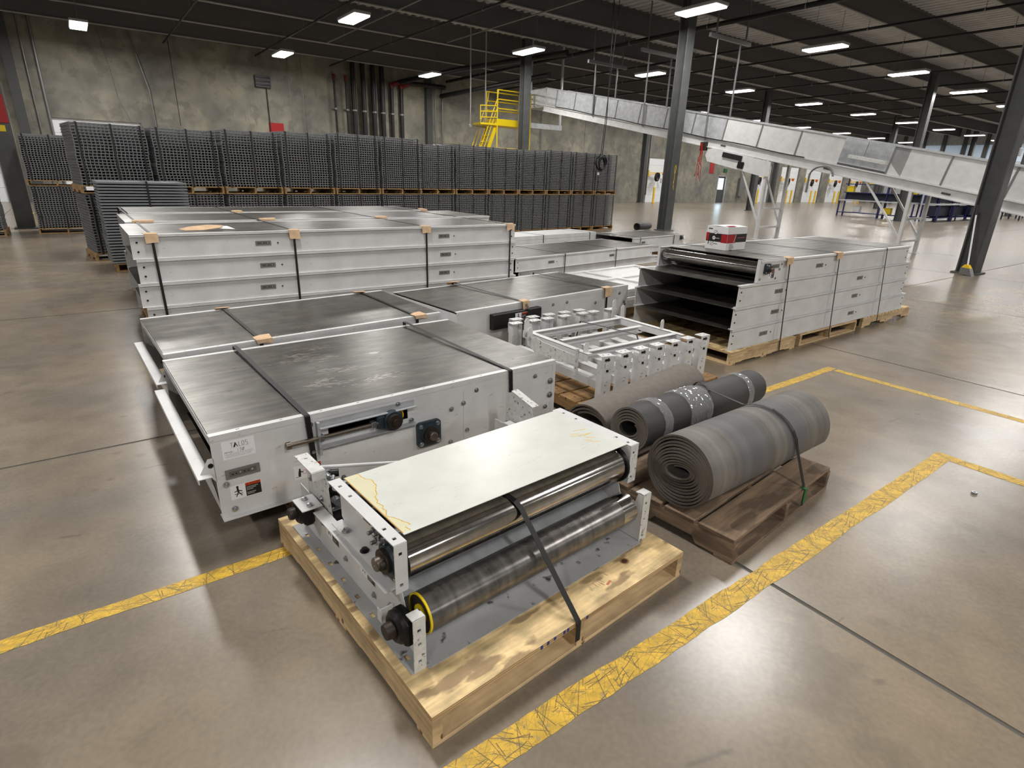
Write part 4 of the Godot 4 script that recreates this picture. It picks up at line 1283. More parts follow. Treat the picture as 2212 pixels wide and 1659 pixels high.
	# --- low loads behind
	var g := Vector3(5.49, 0, -7.36)
	frame_section("single white conveyor frame on a flat pile behind the drive section", g + Vector3(0, 0.29, 0), 7.5, 3.92, 1.31, 0.22, [0.85, 2.55], "", M.white)
	for i in 2: strap("black strap over the single low conveyor frame %s" % ["nearer the tall stack", "nearer the end roller"][i], g, 7.5, loop_pts([1.18, 2.66][i], 0.0, 0.05, 0.51, 1.31), 0.02)
	frame_section("white frame lying beneath the single low conveyor frame", g + Vector3(0.1, 0.145, -0.05), 7.5, 4.1, 1.3, 0.14, [], "", M.white)
	for j in 2: pallet("pallet under the low conveyor frame", g + Vector3(0.3 + 1.9 * j, 0, -0.25 - 0.25 * j), 7.5, 1.4, 1.05, M.brown_wood, "x", false, 6, "pallets under the low frame")
	var gb := Basis(Vector3.UP, deg_to_rad(7.5))
	var w := g + gb * Vector3(0.6, 0, -2.12)
	for k in 5:
		var t := thing("steel_trough", "%s white steel trough in the low strapped bundle" % ["lowest", "second lowest", "middle", "second", "top"][k], "steel trough", w + Vector3(0, 0.14 + 0.084 * k, 0), 7.5)
		st = mb()
		bb(st, Vector3(0, 0.070, -0.86), Vector3(4.12, 0.080, 0.0), 0.002)
		bb(st, Vector3(0, 0, -0.006), Vector3(4.12, 0.072, 0.0))
		bb(st, Vector3(0, 0, -0.86), Vector3(4.12, 0.072, -0.854))
		build(st, "trough", M.white, t)
		st = mb()
		for u in [0.4, 2.2, 3.9]: bb(st, Vector3(u, 0.0, -0.85), Vector3(u + 0.05, 0.07, -0.01))
		build(st, "rib", M.white, t)
	for j in 3: pallet("pallet under the strapped trough bundle", w + gb * Vector3(0.1 + 1.5 * j, 0, 0.02), 7.5, 1.3, 0.9, M.brown_wood, "x", false, 5, "pallets under the trough bundle")
	for i in 2: strap("black strap around the white trough bundle %s" % ["half hidden by the tall stack", "beside the short open-ended frame"][i], w, 7.5, [Vector3([2.3, 3.9][i], 0.14, 0.004), Vector3([2.3, 3.9][i] - 0.02, 0.556, 0.004), Vector3([2.3, 3.9][i] - 0.02, 0.562, 0.0), Vector3([2.3, 3.9][i] - 0.1, 0.562, -0.86), Vector3([2.3, 3.9][i] - 0.1, 0.3, -0.864)], 0.022)
	var p := g + gb * Vector3(4.75, 0, -1.08)
	var pf := frame_section("short open-ended conveyor frame with a bearing, beyond the low frame", p + Vector3(0, 0.28, 0), 7.5, 2.2, 1.2, 0.22, [0.45], "", M.white)
	st = mb()
	bb(st, Vector3(1.75, 0, -0.002), Vector3(2.22, 0.215, 0.006), 0.001)
	build(st, "end_bracket", M.chipped, pf)
	flange_bearing(pf, Vector3(2.08, 0.14, 0.006), 0.1)
	frame_section("white frame under the short open-ended conveyor frame", p + Vector3(0, 0.14, 0), 7.5, 2.3, 1.2, 0.138, [], "", M.white)
	pallet("pallet under the short open-ended conveyor frame", p + Vector3(0.2, 0, -0.15), 7.5, 1.6, 1.0, M.brown_wood, "x", false, 6)
	for i in 2: strap("black strap over the short open-ended frame %s" % ["at its open end", "at its bearing end"][i], p, 7.5, loop_pts([0.3, 1.75][i], 0.0, 0.05, 0.5, 1.2), 0.02)
	# flat pile of guard panels between the drive section and the open-ended stack
	var f := Vector3(4.98, 0, -5.02)
	for k in 5:
		var t := thing("guard_panel", "%s white framed guard panel in the flat pile by the open-ended stack" % ["lowest", "second lowest", "middle", "second", "top"][k], "panel", f + Vector3(0.03 * (k % 2), 0.14 + 0.052 * k, 0.02 * (k % 3)), 5.0)
		for q in [[0.0, -0.08, 2.6, 0.0], [0.0, -1.4, 2.6, -1.32], [0.0, -0.75, 2.6, -0.66]]:
			st = mb()
			bb(st, Vector3(q[0], 0, q[1]), Vector3(q[2], 0.048, q[3]), 0.003)
			build(st, "rail", M.white, t)
		for q in [0.0, 1.25, 2.52]:
			st = mb()
			bb(st, Vector3(q, 0.001, -1.4), Vector3(q + 0.08, 0.049, 0.0), 0.003)
			build(st, "stile", M.white, t)
		st = mb()
		bb(st, Vector3(0.08, 0.018, -1.32), Vector3(2.52, 0.026, -0.08))
		build(st, "infill_sheet", M.white, t)
	pallet("pallet under the flat pile of white guard panels", f + Vector3(0.1, 0, -0.1), 5.0, 1.5, 1.2, M.brown_wood, "x", false, 6)

func carton() -> void:
	var t := thing("carton", "white cardboard carton with black and red bands on the open-ended frame stack", "carton", Vector3(5.84, 1.0275, -3.85))
	var st := mb()
	bb(st, Vector3(0, 0, -0.28), Vector3(0.37, 0.255, 0), 0.002)
	build(st, "box", M.paper, t)
	print_plate(t, "printed_face", M.carton0, Vector3(-0.0005, 0.1275, -0.14), 0.28, 0.255, 0.001, Basis(Vector3.UP, -PI / 2))
	print_plate(t, "printed_face", M.carton1, Vector3(0.185, 0.1275, 0.0005), 0.37, 0.255, 0.001)
	st = mb()
	bx(st, Vector3(0.185, 0.258, -0.075), Vector3(0.36, 0.003, 0.14), 0.0, Basis(Vector3.RIGHT, 0.06))
	bx(st, Vector3(0.185, 0.259, -0.205), Vector3(0.36, 0.003, 0.14), 0.0, Basis(Vector3.RIGHT, -0.05))
	build(st, "lid_flap", M.paper, t)
	st = mb()
	bx(st, Vector3(0.09, 0.264, -0.03), Vector3(0.14, 0.002, 0.05), 0.0, Basis(Vector3.RIGHT, 0.06))
	build(st, "red_print", M.red, t)

# ------------------------------------------------------------------ roller assembly on the front pallet (local x right, z = -depth)
func pillow_block(parent: Node, at: Vector3, s: float) -> void:
	var st := mb()
	bx(st, Vector3(0, -s * 0.1, 0), Vector3(0.05, s * 1.1, s * 1.15), 0.012)
	lathe(st, Vector3(-0.045, 0, 0), Vector3(1, 0, 0), [Vector2(0, 0), Vector2(0, s * 0.5), Vector2(0.012, s * 0.62), Vector2(0.03, s * 0.62)], 20)
	var o := build(st, "pillow_block", M.iron, parent)
	o.position = at
	st = mb()
	lathe(st, Vector3(-0.075, 0, 0), Vector3(1, 0, 0), [Vector2(0, 0), Vector2(0, s * 0.27), Vector2(0.01, s * 0.3), Vector2(0.03, s * 0.3), Vector2(0.03, s * 0.42), Vector2(0.05, s * 0.42)], 18)
	build(st, "shaft_end", M.rust, o)

func roller_pallet() -> void:
	var O := Vector3(0.605, 0, -1.175)
	var T := 4.0
	var p := pallet("pale plywood-topped pallet carrying the chrome roller assembly", O, T, 1.37, 1.39, M.pine, "z", true)
	var st := mb()
	for q in [[0.468, 0.028], [0.50, 0.024], [0.535, 0.014], [0.585, 0.022], [0.605, 0.024], [0.662, 0.016], [0.712, 0.018]]:
		bb(st, Vector3(q[0], 0.128 - q[1] * 0.2, 0.0005), Vector3(q[0] + 0.011, 0.1405, 0.0012))
	build(st, "paint_mark", M.blue_paint, p)
	# lower unit
	var a := thing("return_roller_unit", "lower white roller frame with a dark worn roller and grey belly pan", "roller unit", O + Vector3(0, 0.1405, 0), T)
	st = mb()
	bb(st, Vector3(0.094, 0.0, -1.28), Vector3(1.262, 0.004, -0.165))
	build(st, "belly_pan", M.pan, a)
	for s in 2:
		var w := 0.09 if s == 0 else 1.264
		var o := -0.045 if s == 0 else 0.055
		var h := 0.222 if s == 0 else 0.25
		st = mb()
		var pl := PackedVector2Array([Vector2(-0.18, 0), Vector2(-0.18, h), Vector2(-0.21, h), Vector2(-0.235, h * 0.62), Vector2(-0.30, h * 0.62), Vector2(-0.33, h * 0.98), Vector2(-1.28, h * 0.98), Vector2(-1.28, 0)])
		# plate in the zy plane
		prism(st, pl, 0.004, Transform3D(Basis(Vector3(0, 0, 1), Vector3(0, 1, 0), Vector3(1, 0, 0)), Vector3(w, 0, 0)))
		build(st, "side_plate", M.white, a)
		st = mb()
		var hs := [Rect2(0.016, 0.035, 0.014, 0.014), Rect2(0.016, h - 0.055, 0.014, 0.014), Rect2(0.016, 0.11, 0.014, 0.012)]
		sheet(st, Rect2(0, 0, absf(o), h), 0.004, hs, Transform3D(Basis.IDENTITY, Vector3(minf(w, w + o), 0, -0.182)))
		bb(st, Vector3(minf(w, w + o), h - 0.004, -0.225), Vector3(maxf(w, w + o), h, -0.18))
		build(st, "front_flange", M.chipped, a)
		st = mb()
		var fs := []
		for k in 8: fs.append(Rect2(0.018, 0.06 + 0.13 * k, 0.016, 0.026))
		sheet(st, Rect2(0, 0, absf(o) + 0.012, 1.1), 0.004, fs, Transform3D(Basis(Vector3(1, 0, 0), Vector3(0, 0, -1), Vector3(0, 1, 0)), Vector3(minf(w, w + o) - (0.012 if s == 0 else 0.0), 0.0005, -0.18)))
		build(st, "bottom_flange", M.pan, a)
	st = mb()
	bb(st, Vector3(0.04, 0.216, -1.0), Vector3(0.094, 0.221, -0.36), 0.001)
	bb(st, Vector3(1.264, 0.243, -1.2), Vector3(1.315, 0.248, -0.36), 0.001)
	build(st, "top_flange", M.white, a)
	st = mb()
	rod(st, Vector3(0.128, 0.157, -0.262), Vector3(1.152, 0.157, -0.262), 0.0755, 40)
	build(st, "worn_roller", M.worn, a)
	st = mb()
	rod(st, Vector3(1.1525, 0.157, -0.262), Vector3(1.243, 0.157, -0.262), 0.0735, 40)
	build(st, "bright_roller_end", M.chrome, a)
	st = mb()
	lathe(st, Vector3(0.120, 0.157, -0.262), Vector3(1, 0, 0), [Vector2(0, 0.0695), Vector2(0, 0.0758), Vector2(0.008, 0.0758)], 32)
	build(st, "yellow_rim", M.yellow, a)
	st = mb()
	lathe(st, Vector3(0.119, 0.157, -0.262), Vector3(1, 0, 0), [Vector2(0, 0.0), Vector2(0, 0.034), Vector2(0.008, 0.034)], 24)
	build(st, "yellow_hub", M.yellow, a)
	st = mb()
	lathe(st, Vector3(0.126, 0.157, -0.262), Vector3(1, 0, 0), [Vector2(0, 0.0), Vector2(0, 0.067)], 32)
	build(st, "roller_end_disc", M.rust, a)
	st = mb()
	rod(st, Vector3(0.03, 0.157, -0.262), Vector3(1.30, 0.157, -0.262), 0.02, 14)
	build(st, "axle", M.shaft, a)
	st = mb()
	rod(st, Vector3(0.11, 0.12, -0.62), Vector3(1.25, 0.12, -0.62), 0.05, 24)
	rod(st, Vector3(0.11, 0.14, -1.08), Vector3(1.25, 0.14, -1.08), 0.055, 24)
	build(st, "inner_roller", M.dull_steel, a)
	st = mb()
	bx(st, Vector3(0.68, 0.175, -0.42), Vector3(1.14, 0.006, 0.11), 0.0, Basis(Vector3.RIGHT, 0.35))
	build(st, "scraper_plate", M.galv, a)
	pillow_block(a, Vector3(0.058, 0.152, -0.262), 0.098)
	pillow_block(a, Vector3(0.055, 0.16, -1.14), 0.095)
	print_plate(a, "warning_label", M.warning, Vector3(0.0895, 0.135, -0.60), 0.13, 0.065, 0.0015, Basis(Vector3.UP, -PI / 2))
	print_plate(a, "warning_label", M.warning, Vector3(0.0895, 0.125, -0.93), 0.13, 0.065, 0.0015, Basis(Vector3.UP, -PI / 2))
	for q in [[0.10, 0.42], [0.05, 0.36], [0.16, 0.72], [0.08, 0.80], [0.13, 1.03], [0.06, 0.55], [0.17, 0.48]]: bolt(a, Vector3(0.089, q[0], -q[1]), 0.009, null, Vector3(-1, 0, 0))
	st = mb()
	bx(st, Vector3(0.06, 0.10, -0.395), Vector3(0.05, 0.055, 0.006), 0.001)
	bx(st, Vector3(0.035, 0.10, -0.40), Vector3(0.005, 0.055, 0.03), 0.001)
	build(st, "adjuster_clip", M.white, a)
	# tall rear bracket plates with a rod between them
	st = mb()
	var bl := PackedVector2Array([Vector2(-1.20, 0.10), Vector2(-1.20, 0.40), Vector2(-1.17, 0.415), Vector2(-1.00, 0.415), Vector2(-0.97, 0.36), Vector2(-0.93, 0.12), Vector2(-0.95, 0.02)])
	prism(st, bl, 0.004, Transform3D(Basis(Vector3(0, 0, 1), Vector3(0, 1, 0), Vector3(1, 0, 0)), Vector3(0.10, 0.0, 0)))
	bb(st, Vector3(0.045, 0.411, -1.18), Vector3(0.104, 0.416, -0.99))
	bx(st, Vector3(0.075, 0.395, -0.985), Vector3(0.06, 0.04, 0.004))
	build(st, "rear_bracket", M.chipped, a)
	st = mb()
	bb(st, Vector3(-0.005, 0.235, -1.12), Vector3(0.085, 0.24, -1.0), 0.001)
	build(st, "bearing_shelf", M.white, a)
	for q in [[0.36, 1.12], [0.25, 1.04], [0.30, 1.15]]: bolt(a, Vector3(0.099, q[0], -q[1]), 0.010, null, Vector3(-1, 0, 0))
	bolt(a, Vector3(0.04, 0.24, -1.03), 0.010, null, Vector3.UP)
	bolt(a, Vector3(0.04, 0.24, -1.09), 0.010, null, Vector3.UP)
	st = mb()
	bl = PackedVector2Array([Vector2(-1.26, 0.02), Vector2(-1.26, 0.40), Vector2(-1.20, 0.425), Vector2(-1.04, 0.385), Vector2(-1.02, 0.33), Vector2(-1.02, 0.02)])
	prism(st, bl, 0.004, Transform3D(Basis(Vector3(0, 0, 1), Vector3(0, 1, 0), Vector3(1, 0, 0)), Vector3(1.33, 0.0, 0)))
	bx(st, Vector3(1.355, 0.405, -1.12), Vector3(0.05, 0.005, 0.19), 0.0, Basis(Vector3.RIGHT, 0.23))
	build(st, "rear_bracket", M.chipped, a)
	st = mb()
	rod(st, Vector3(0.105, 0.375, -1.10), Vector3(0.62, 0.26, -1.06), 0.008, 10)
	rod(st, Vector3(0.62, 0.26, -1.06), Vector3(1.25, 0.12, -1.03), 0.008, 10)
	build(st, "tie_rod", M.white, a)
	st = mb()
	rng.seed = 5
	for k in 16:
		var c := Vector3(0.145, 0.26, -1.05) + Vector3(rng.randf_range(-0.02, 0.05), rng.randf_range(-0.07, 0.1), rng.randf_range(-0.08, 0.08))
		st = mb()
		rod(st, c, c + Vector3(0.012, 0, 0.0).rotated(Vector3.UP, rng.randf() * 6.0) * 3.0, rng.randf_range(0.008, 0.02), 8)
		build(st, "fastener", M.zinc if k % 2 else M.iron, a)
	# upper unit
	var b := thing("drive_roller_unit", "upper white roller frame with a stained cover sheet and a polished roller", "roller unit", O + Vector3(0, 0.39, 0), T)
	for s in 2:
		var w := 0.098 if s == 0 else 1.290
		var o := -0.046 if s == 0 else 0.056
		st = mb()
		prism(st, PackedVector2Array([Vector2(-0.30, 0), Vector2(-0.30, 0.195), Vector2(-0.83, 0.195), Vector2(-0.83, 0.02), Vector2(-0.80, 0)]), 0.004, Transform3D(Basis(Vector3(0, 0, 1), Vector3(0, 1, 0), Vector3(1, 0, 0)), Vector3(w, 0, 0)))
		build(st, "side_plate", M.white, b)
		st = mb()
		sheet(st, Rect2(0, 0, absf(o), 0.197), 0.004, [Rect2(0.016, 0.022, 0.014, 0.014), Rect2(0.016, 0.15, 0.014, 0.014)], Transform3D(Basis.IDENTITY, Vector3(minf(w, w + o), 0, -0.302)))
		build(st, "front_flange", M.chipped if s == 1 else M.white, b)
		st = mb()
		var hs := []
		for k in 4: hs.append(Rect2(0.016, [0.03, 0.10, 0.37, 0.46][k], 0.014, 0.014))
		sheet(st, Rect2(0, 0, absf(o) + 0.004, 0.53), 0.004, hs, Transform3D(Basis(Vector3(1, 0, 0), Vector3(0, 0, -1), Vector3(0, 1, 0)), Vector3(minf(w, w + o), 0.193, -0.30)))
		build(st, "top_flange", M.white, b)
		st = mb()
		bb(st, Vector3(minf(w, w + o), 0.0, -0.83), Vector3(maxf(w, w + o), 0.004, -0.45))
		build(st, "bottom_flange", M.white, b)
	st = mb()
	rod(st, Vector3(0.108, 0.085, -0.372), Vector3(1.275, 0.085, -0.372), 0.080, 48)
	build(st, "polished_roller", M.chrome, b)
	st = mb()
	lathe(st, Vector3(1.262, 0.085, -0.372), Vector3(1, 0, 0), [Vector2(0, 0.081), Vector2(0, 0.09), Vector2(0.014, 0.09), Vector2(0.014, 0.08)], 40)
	build(st, "seal_ring", M.iron, b)
	st = mb()
	rod(st, Vector3(0.108, 0.06, -0.66), Vector3(1.275, 0.06, -0.66), 0.055, 28)
	rod(st, Vector3(0.03, 0.085, -0.372), Vector3(1.33, 0.085, -0.372), 0.02, 14)
	build(st, "inner_roller", M.dull_steel, b)
	st = mb()
	poly(st, [Vector3(0.112, 0.1985, -0.335), Vector3(1.288, 0.1985, -0.325), Vector3(1.288, 0.1985, -0.815), Vector3(0.112, 0.1985, -0.815)], Vector3.UP, [Vector2(0, 1), Vector2(1, 1), Vector2(1, 0), Vector2(0, 0)])
	poly(st, [Vector3(0.112, 0.196, -0.335), Vector3(1.288, 0.196, -0.325), Vector3(1.288, 0.196, -0.815), Vector3(0.112, 0.196, -0.815)], Vector3.DOWN, [Vector2(0.3, 0.6), Vector2(0.7, 0.6), Vector2(0.7, 0.3), Vector2(0.3, 0.3)])
	poly(st, [Vector3(0.112, 0.196, -0.335), Vector3(1.288, 0.196, -0.325), Vector3(1.288, 0.1985, -0.325), Vector3(0.112, 0.1985, -0.335)], Vector3(0, 0, 1), [Vector2(0.5, 0.5), Vector2(0.9, 0.5), Vector2(0.9, 0.52), Vector2(0.5, 0.52)])
	build(st, "cover_sheet", M.cover, b)
	flange_bearing(b, Vector3(0.097, 0.085, -0.385), 0.15, Basis(Vector3.UP, -PI / 2))
	for q in [[0.155, 0.40], [0.165, 0.44], [0.12, 0.46], [0.15, 0.48]]:
		st = mb()
		rod(st, Vector3(0.095, q[0], -q[1]), Vector3(0.045, q[0], -q[1]), 0.008, 8)
		lathe(st, Vector3(0.075, q[0], -q[1]), Vector3(-1, 0, 0), [Vector2(0, 0.015), Vector2(0.012, 0.015), Vector2(0.012, 0)], 6)
		build(st, "stud", M.zinc, b)
	print_plate(b, "warning_label", M.warning, Vector3(0.0975, 0.145, -0.62), 0.12, 0.06, 0.0015, Basis(Vector3.UP, -PI / 2))
	bolt(b, Vector3(0.075, 0.004, -0.58), 0.012, M.iron, Vector3.UP)
	bolt(b, Vector3(0.075, 0.004, -0.74), 0.012, null, Vector3.UP)
	var sp := [Vector3(0.575, 0.558, -0.42), Vector3(0.588, 0.557, -0.36), Vector3(0.600, 0.545, -0.320), Vector3(0.612, 0.515, -0.293), Vector3(0.662, 0.146, 0.001), Vector3(0.663, 0.138, 0.006), Vector3(0.664, 0.05, 0.006)]
	strap("black strap running down from the polished roller to the plywood pallet edge", O, T, sp, 0.024)

# ------------------------------------------------------------------ belt rolls
func belt_roll(label: String, p0: Vector3, p1: Vector3, R: float, rin: float, turns: float, th: float, flat: float, phi: float, outer: Material) -> Node3D:
	var t := thing("belt_roll", label, "belt roll", p0)
	var ax := (p1 - p0)
	var L := ax.length()
	var b := frame_of(ax / L)
	var n := int(turns * 44)
	var st := mb()
	var ed := mb()
	var pt := func(i: int, inner: bool) -> Vector3:
		var f := float(i) / n
		var a := TAU * turns * f + phi
		var r := rin + (R - rin) * (f + 0.006 * sin(f * 31.0))
		if inner: r -= th
		var k := flat * pow(1.0 - f, 1.3)
		var q := Vector2(cos(a), sin(a)) * r
		q = q.rotated(0.25)
		q = Vector2(q.x * (1.0 + k), q.y * (1.0 - 0.45 * k))
		q = q.rotated(-0.25)
		return b * Vector3(q.x, q.y, 0)
	for i in n:
		var o0: Vector3 = pt.call(i, false)
		var o1: Vector3 = pt.call(i + 1, false)
		var i0: Vector3 = pt.call(i, true)
		var i1: Vector3 = pt.call(i + 1, true)
		var z := b.z * L
		var jt := b.z * 0.006 * sin(i * 0.13) 
		var u0 := turns * float(i) / n
		var u1 := turns * float(i + 1) / n
		var m := (o0 + o1).normalized()
		# smooth outer and inner skin
		for s in 2:
			var q := [o0 + jt, o1 + jt, o1 + z, o0 + z] if s == 0 else [i0 + jt, i1 + jt, i1 + z, i0 + z]
			var g := 1.0 if s == 0 else -1.0
			var ns := [o0.normalized() * g, o1.normalized() * g, o1.normalized() * g, o0.normalized() * g]
			var uv := [Vector2(u0, 0), Vector2(u1, 0), Vector2(u1, 1), Vector2(u0, 1)]
			var face: Vector3 = (q[1] - q[0]).cross(q[2] - q[0])
			for o in ([0, 2, 1, 0, 3, 2] if face.dot(m) * g > 0.0 else [0, 1, 2, 0, 2, 3]):
				st.set_normal(ns[o])
				st.set_uv(uv[o])
				st.add_vertex(q[o])
		poly(ed, [o0 + jt, o1 + jt, i1 + jt, i0 + jt], -b.z)
		poly(ed, [o0 + z, o1 + z, i1 + z, i0 + z], b.z)
	var e0: Vector3 = pt.call(n, false)
	var e1: Vector3 = pt.call(n, true)
	poly(ed, [e0, e1, e1 + b.z * L, e0 + b.z * L], Vector3.UP)
	build(st, "belt", outer, t)
	build(ed, "belt_edge", M.belt_edge, t)
	return t

func wrap_band(t: Node, p0: Vector3, p1: Vector3, R: float, a: float, c: float, sd: int) -> void:
	var ax := (p1 - p0)
	var L := ax.length()
	var b := frame_of(ax / L)
	var nz := FastNoiseLite.new()
	nz.seed = sd
	nz.frequency = 1.0
	var st := mb()
	var nu := 64
	var nv := int((c - a) / 0.006)
	var P := func(i: int, j: int) -> Vector3:
		var an := TAU * (i % nu) / nu
		var w := 0.012 * nz.get_noise_2d(cos(an) * 2.0 + 7.0, sin(an) * 2.0)
		var s := lerpf(a, c, float(j) / nv) + (w if j == 0 or j == nv else 0.0)
		var r := R + 0.004 + 0.005 * nz.get_noise_3d(cos(an) * 3.0, sin(an) * 3.0, s * 85.0)
		return b * Vector3(cos(an) * r, sin(an) * r, s)
	for i in nu:
		for j in nv:
			var q := [P.call(i, j), P.call(i + 1, j), P.call(i + 1, j + 1), P.call(i, j + 1)]
			poly(st, [q[0], q[1], q[2]], q[0] - b.z * b.z.dot(q[0]))
			poly(st, [q[0], q[2], q[3]], q[0] - b.z * b.z.dot(q[0]))
	build(st, "stretch_wrap", M.wrap, t)

func belt_pallet() -> void:
	var O := Vector3(2.25, 0, -1.18)
	pallet("weathered brown pallet carrying three belt rolls", O, 5.5, 1.17, 1.26, M.weathered, "z", false, 6)
	var R0 := Vector3(2.235, 0.350, -1.545)
	belt_roll("large grey conveyor belt roll with an oval hollow core", R0, R0 + Vector3(1.2, 0, -0.02), 0.205, 0.048, 10.4, 0.0105, 0.55, 1.0, M.belt)
	var m0 := Vector3(2.20, 0.475, -1.872)
	var m1 := Vector3(3.78, 0.338, -2.115)
	var mid := belt_roll("slim dark belt roll bound with shiny stretch wrap", m0, m1, 0.130, 0.05, 5.5, 0.0115, 0.25, 2.2, M.dark_belt)
	wrap_band(mid, m0, m1, 0.130, 0.16, 0.25, 3)
	wrap_band(mid, m0, m1, 0.130, 0.46, 0.74, 4)
	wrap_band(mid, m0, m1, 0.130, 1.28, 1.37, 5)
	var q0 := Vector3(2.24, 0.318, -2.235)
	belt_roll("brown belt roll half hidden behind the wrapped dark roll", q0, q0 + Vector3(1.2, 0.0, -0.2), 0.168, 0.125, 2.4, 0.012, 0.2, 1.0, M.brown_belt)
	# strap over the big and the dark roll
	var pts := []
	for k in 8:
		var a := deg_to_rad(170.0 - 15.5 * k)
		pts.append(Vector3(3.12 - 0.016 * k, 0.402 + sin(a) * 0.1335, -2.008 + cos(a) * 0.1335))
	for k in 9:
		var a := deg_to_rad(118.0 - 14.5 * k)
		pts.append(Vector3(2.93 + 0.012 * k, 0.350 + sin(a) * 0.2105, -1.553 + cos(a) * 0.2105))
	pts.append_array([Vector3(3.03, 0.147, -1.262), Vector3(3.03, 0.132, -1.250), Vector3(3.03, 0.03, -1.250)])
	strap("black strap across the big grey belt roll and the dark one", Vector3.ZERO, 0.0, pts, 0.02, Vector3(1, 0, 0.12))
	var st := mb()
	bb(st, Vector3(3.015, 0.05, -1.249), Vector3(3.045, 0.142, -1.243), 0.001)
	bb(st, Vector3(3.015, 0.138, -1.275), Vector3(3.045, 0.143, -1.243), 0.001)
	tag(build(st, numbered("strap_guard"), M.green, self), "small green plastic strap guard on the weathered pallet's edge", "strap guard")

# ------------------------------------------------------------------ support legs on a pallet
func supports() -> void:
	var O := Vector3(2.93, 0.14, -2.83)
	pallet("brown pallet under the white support legs", Vector3(2.80, 0, -2.70), 0.0, 1.50, 1.52, M.brown_wood, "z", false, 7)
	# one leg post: channel with slots and a bent foot plate at its top
	var pst := mb()
	sheet(pst, Rect2(-0.052, 0, 0.104, 0.33), 0.004, [Rect2(-0.02, 0.225, 0.04, 0.008), Rect2(-0.012, 0.12, 0.02, 0.012), Rect2(-0.004, 0.145, 0.02, 0.012), Rect2(-0.014, 0.05, 0.014, 0.03)], Transform3D.IDENTITY)
	for s in [-1.0, 1.0]: bb(pst, Vector3(s * 0.052, 0, -0.055), Vector3(s * 0.048, 0.33, 0.0))
	var post := pst.commit()
	var fst := mb()
	prism(fst, PackedVector2Array([Vector2(-0.056, 0.275), Vector2(-0.04, 0.255), Vector2(0.04, 0.255), Vector2(0.056, 0.275), Vector2(0.056, 0.362), Vector2(-0.056, 0.362)]), 0.005, Transform3D(Basis.IDENTITY, Vector3(0, 0, 0.004)))
	sheet(fst, Rect2(-0.056, 0, 0.112, 0.075), 0.005, [Rect2(-0.03, 0.03, 0.012, 0.02), Rect2(0.018, 0.03, 0.012, 0.02)], Transform3D(Basis(Vector3(1, 0, 0), Vector3(0, 0, -1), Vector3(0, 1, 0)), Vector3(0, 0.357, 0.006)))
	var foot := fst.commit()
	var cst := mb()
	bb(cst, Vector3(-0.045, 0.15, -1.14), Vector3(0.045, 0.155, -0.06))
	bb(cst, Vector3(-0.045, 0.09, -1.14), Vector3(-0.041, 0.153, -0.06))
	bb(cst, Vector3(0.041, 0.09, -1.14), Vector3(0.045, 0.153, -0.06))
	var cross := cst.commit()
	var place := ["first in the row, its foot plate turned askew", "second along the row", "third along the row", "fourth along the row", "fifth along the row", "sixth along the row", "last in the row, beside the open-ended stack"]
	for i in 7:
		var t := thing("support_leg", "white steel conveyor support, %s" % place[i], "conveyor support", O + Vector3(0.075 + 0.198 * i, 0, 0), [0.0, -1.0, 1.0, 0.5, -1.5, 1.0, -1.0][i])
		put(post, "post", M.white, t)
		put(foot, "foot_plate", M.white, t, Vector3.ZERO, -14.0 if i == 0 else 0.0)
		put(post, "post", M.white, t, Vector3(0, 0, -1.2), 180.0)
		put(foot, "foot_plate", M.white, t, Vector3(0, 0, -1.2), 180.0)
		put(cross, "cross_beam", M.white, t)
		print_plate(t, "paper_tag", M.tag, Vector3(0.0, 0.29, 0.0092), 0.055, 0.032, 0.0008)
		bolt(t, Vector3(0, 0.245, 0.004), 0.008, M.iron)
		bolt(t, Vector3(0.0, 0.335, 0.009), 0.009, M.dull_steel)
		bolt(t, Vector3(-0.025, 0.335, 0.009), 0.007, M.iron)
	# spare short brackets behind
	for i in 5:
		var t := thing("spare_bracket", "white slotted bracket standing behind the row of supports", "bracket", O + Vector3(0.17 + 0.198 * i, 0.0, -1.32), 180.0, "spare brackets behind the supports")
		put(post, "post", M.white, t)
		put(foot, "foot_plate", M.white, t)
	# rectangular channel frame lying on the supports
	var f := thing("channel_frame", "white rectangular channel frame lying across the support legs", "steel frame", Vector3(2.93, 0.445, -2.98), 0.0)
	var st := mb()
	for q in [["front_rail", 0.0, 0.0, 1.06, -0.05], ["middle_rail", 0.05, -0.34, 1.01, -0.39], ["rear_rail", 0.0, -0.66, 1.06, -0.71]]:
		st = mb()
		bb(st, Vector3(q[1], 0.055, q[4]), Vector3(q[3], 0.06, q[2]), 0.001)
		bb(st, Vector3(q[1], 0, q[4]), Vector3(q[3], 0.06, q[4] + 0.005))
		bb(st, Vector3(q[1], 0, q[4]), Vector3(q[3], 0.005, q[2]))
		build(st, q[0], M.white, f)
	for x in [-0.04, 1.06]:
		st = mb()
		bb(st, Vector3(x, 0.055, -0.76), Vector3(x + 0.05, 0.062, 0.05), 0.001)
		bb(st, Vector3(x, 0.0, -0.76), Vector3(x + 0.005, 0.06, 0.05))
		build(st, "end_rail", M.white, f)
	for q in [[-0.05, -0.70, 0.12], [-0.09, -0.60, 0.07], [0.0, -0.02, 0.07], [1.10, -0.80, 0.15], [1.16, -0.74, 0.10], [1.10, -0.20, 0.08]]:
		st = mb()
		prism(st, PackedVector2Array([Vector2(-0.035, -0.04), Vector2(0.035, -0.04), Vector2(0.035, q[2] - 0.02), Vector2(0.015, q[2]), Vector2(-0.015, q[2]), Vector2(-0.035, q[2] - 0.02)]), 0.006, Transform3D(Basis(Vector3.UP, 0.3), Vector3(q[0], 0.06, q[1])))
		build(st, "lug", M.white, f)
	st = mb()
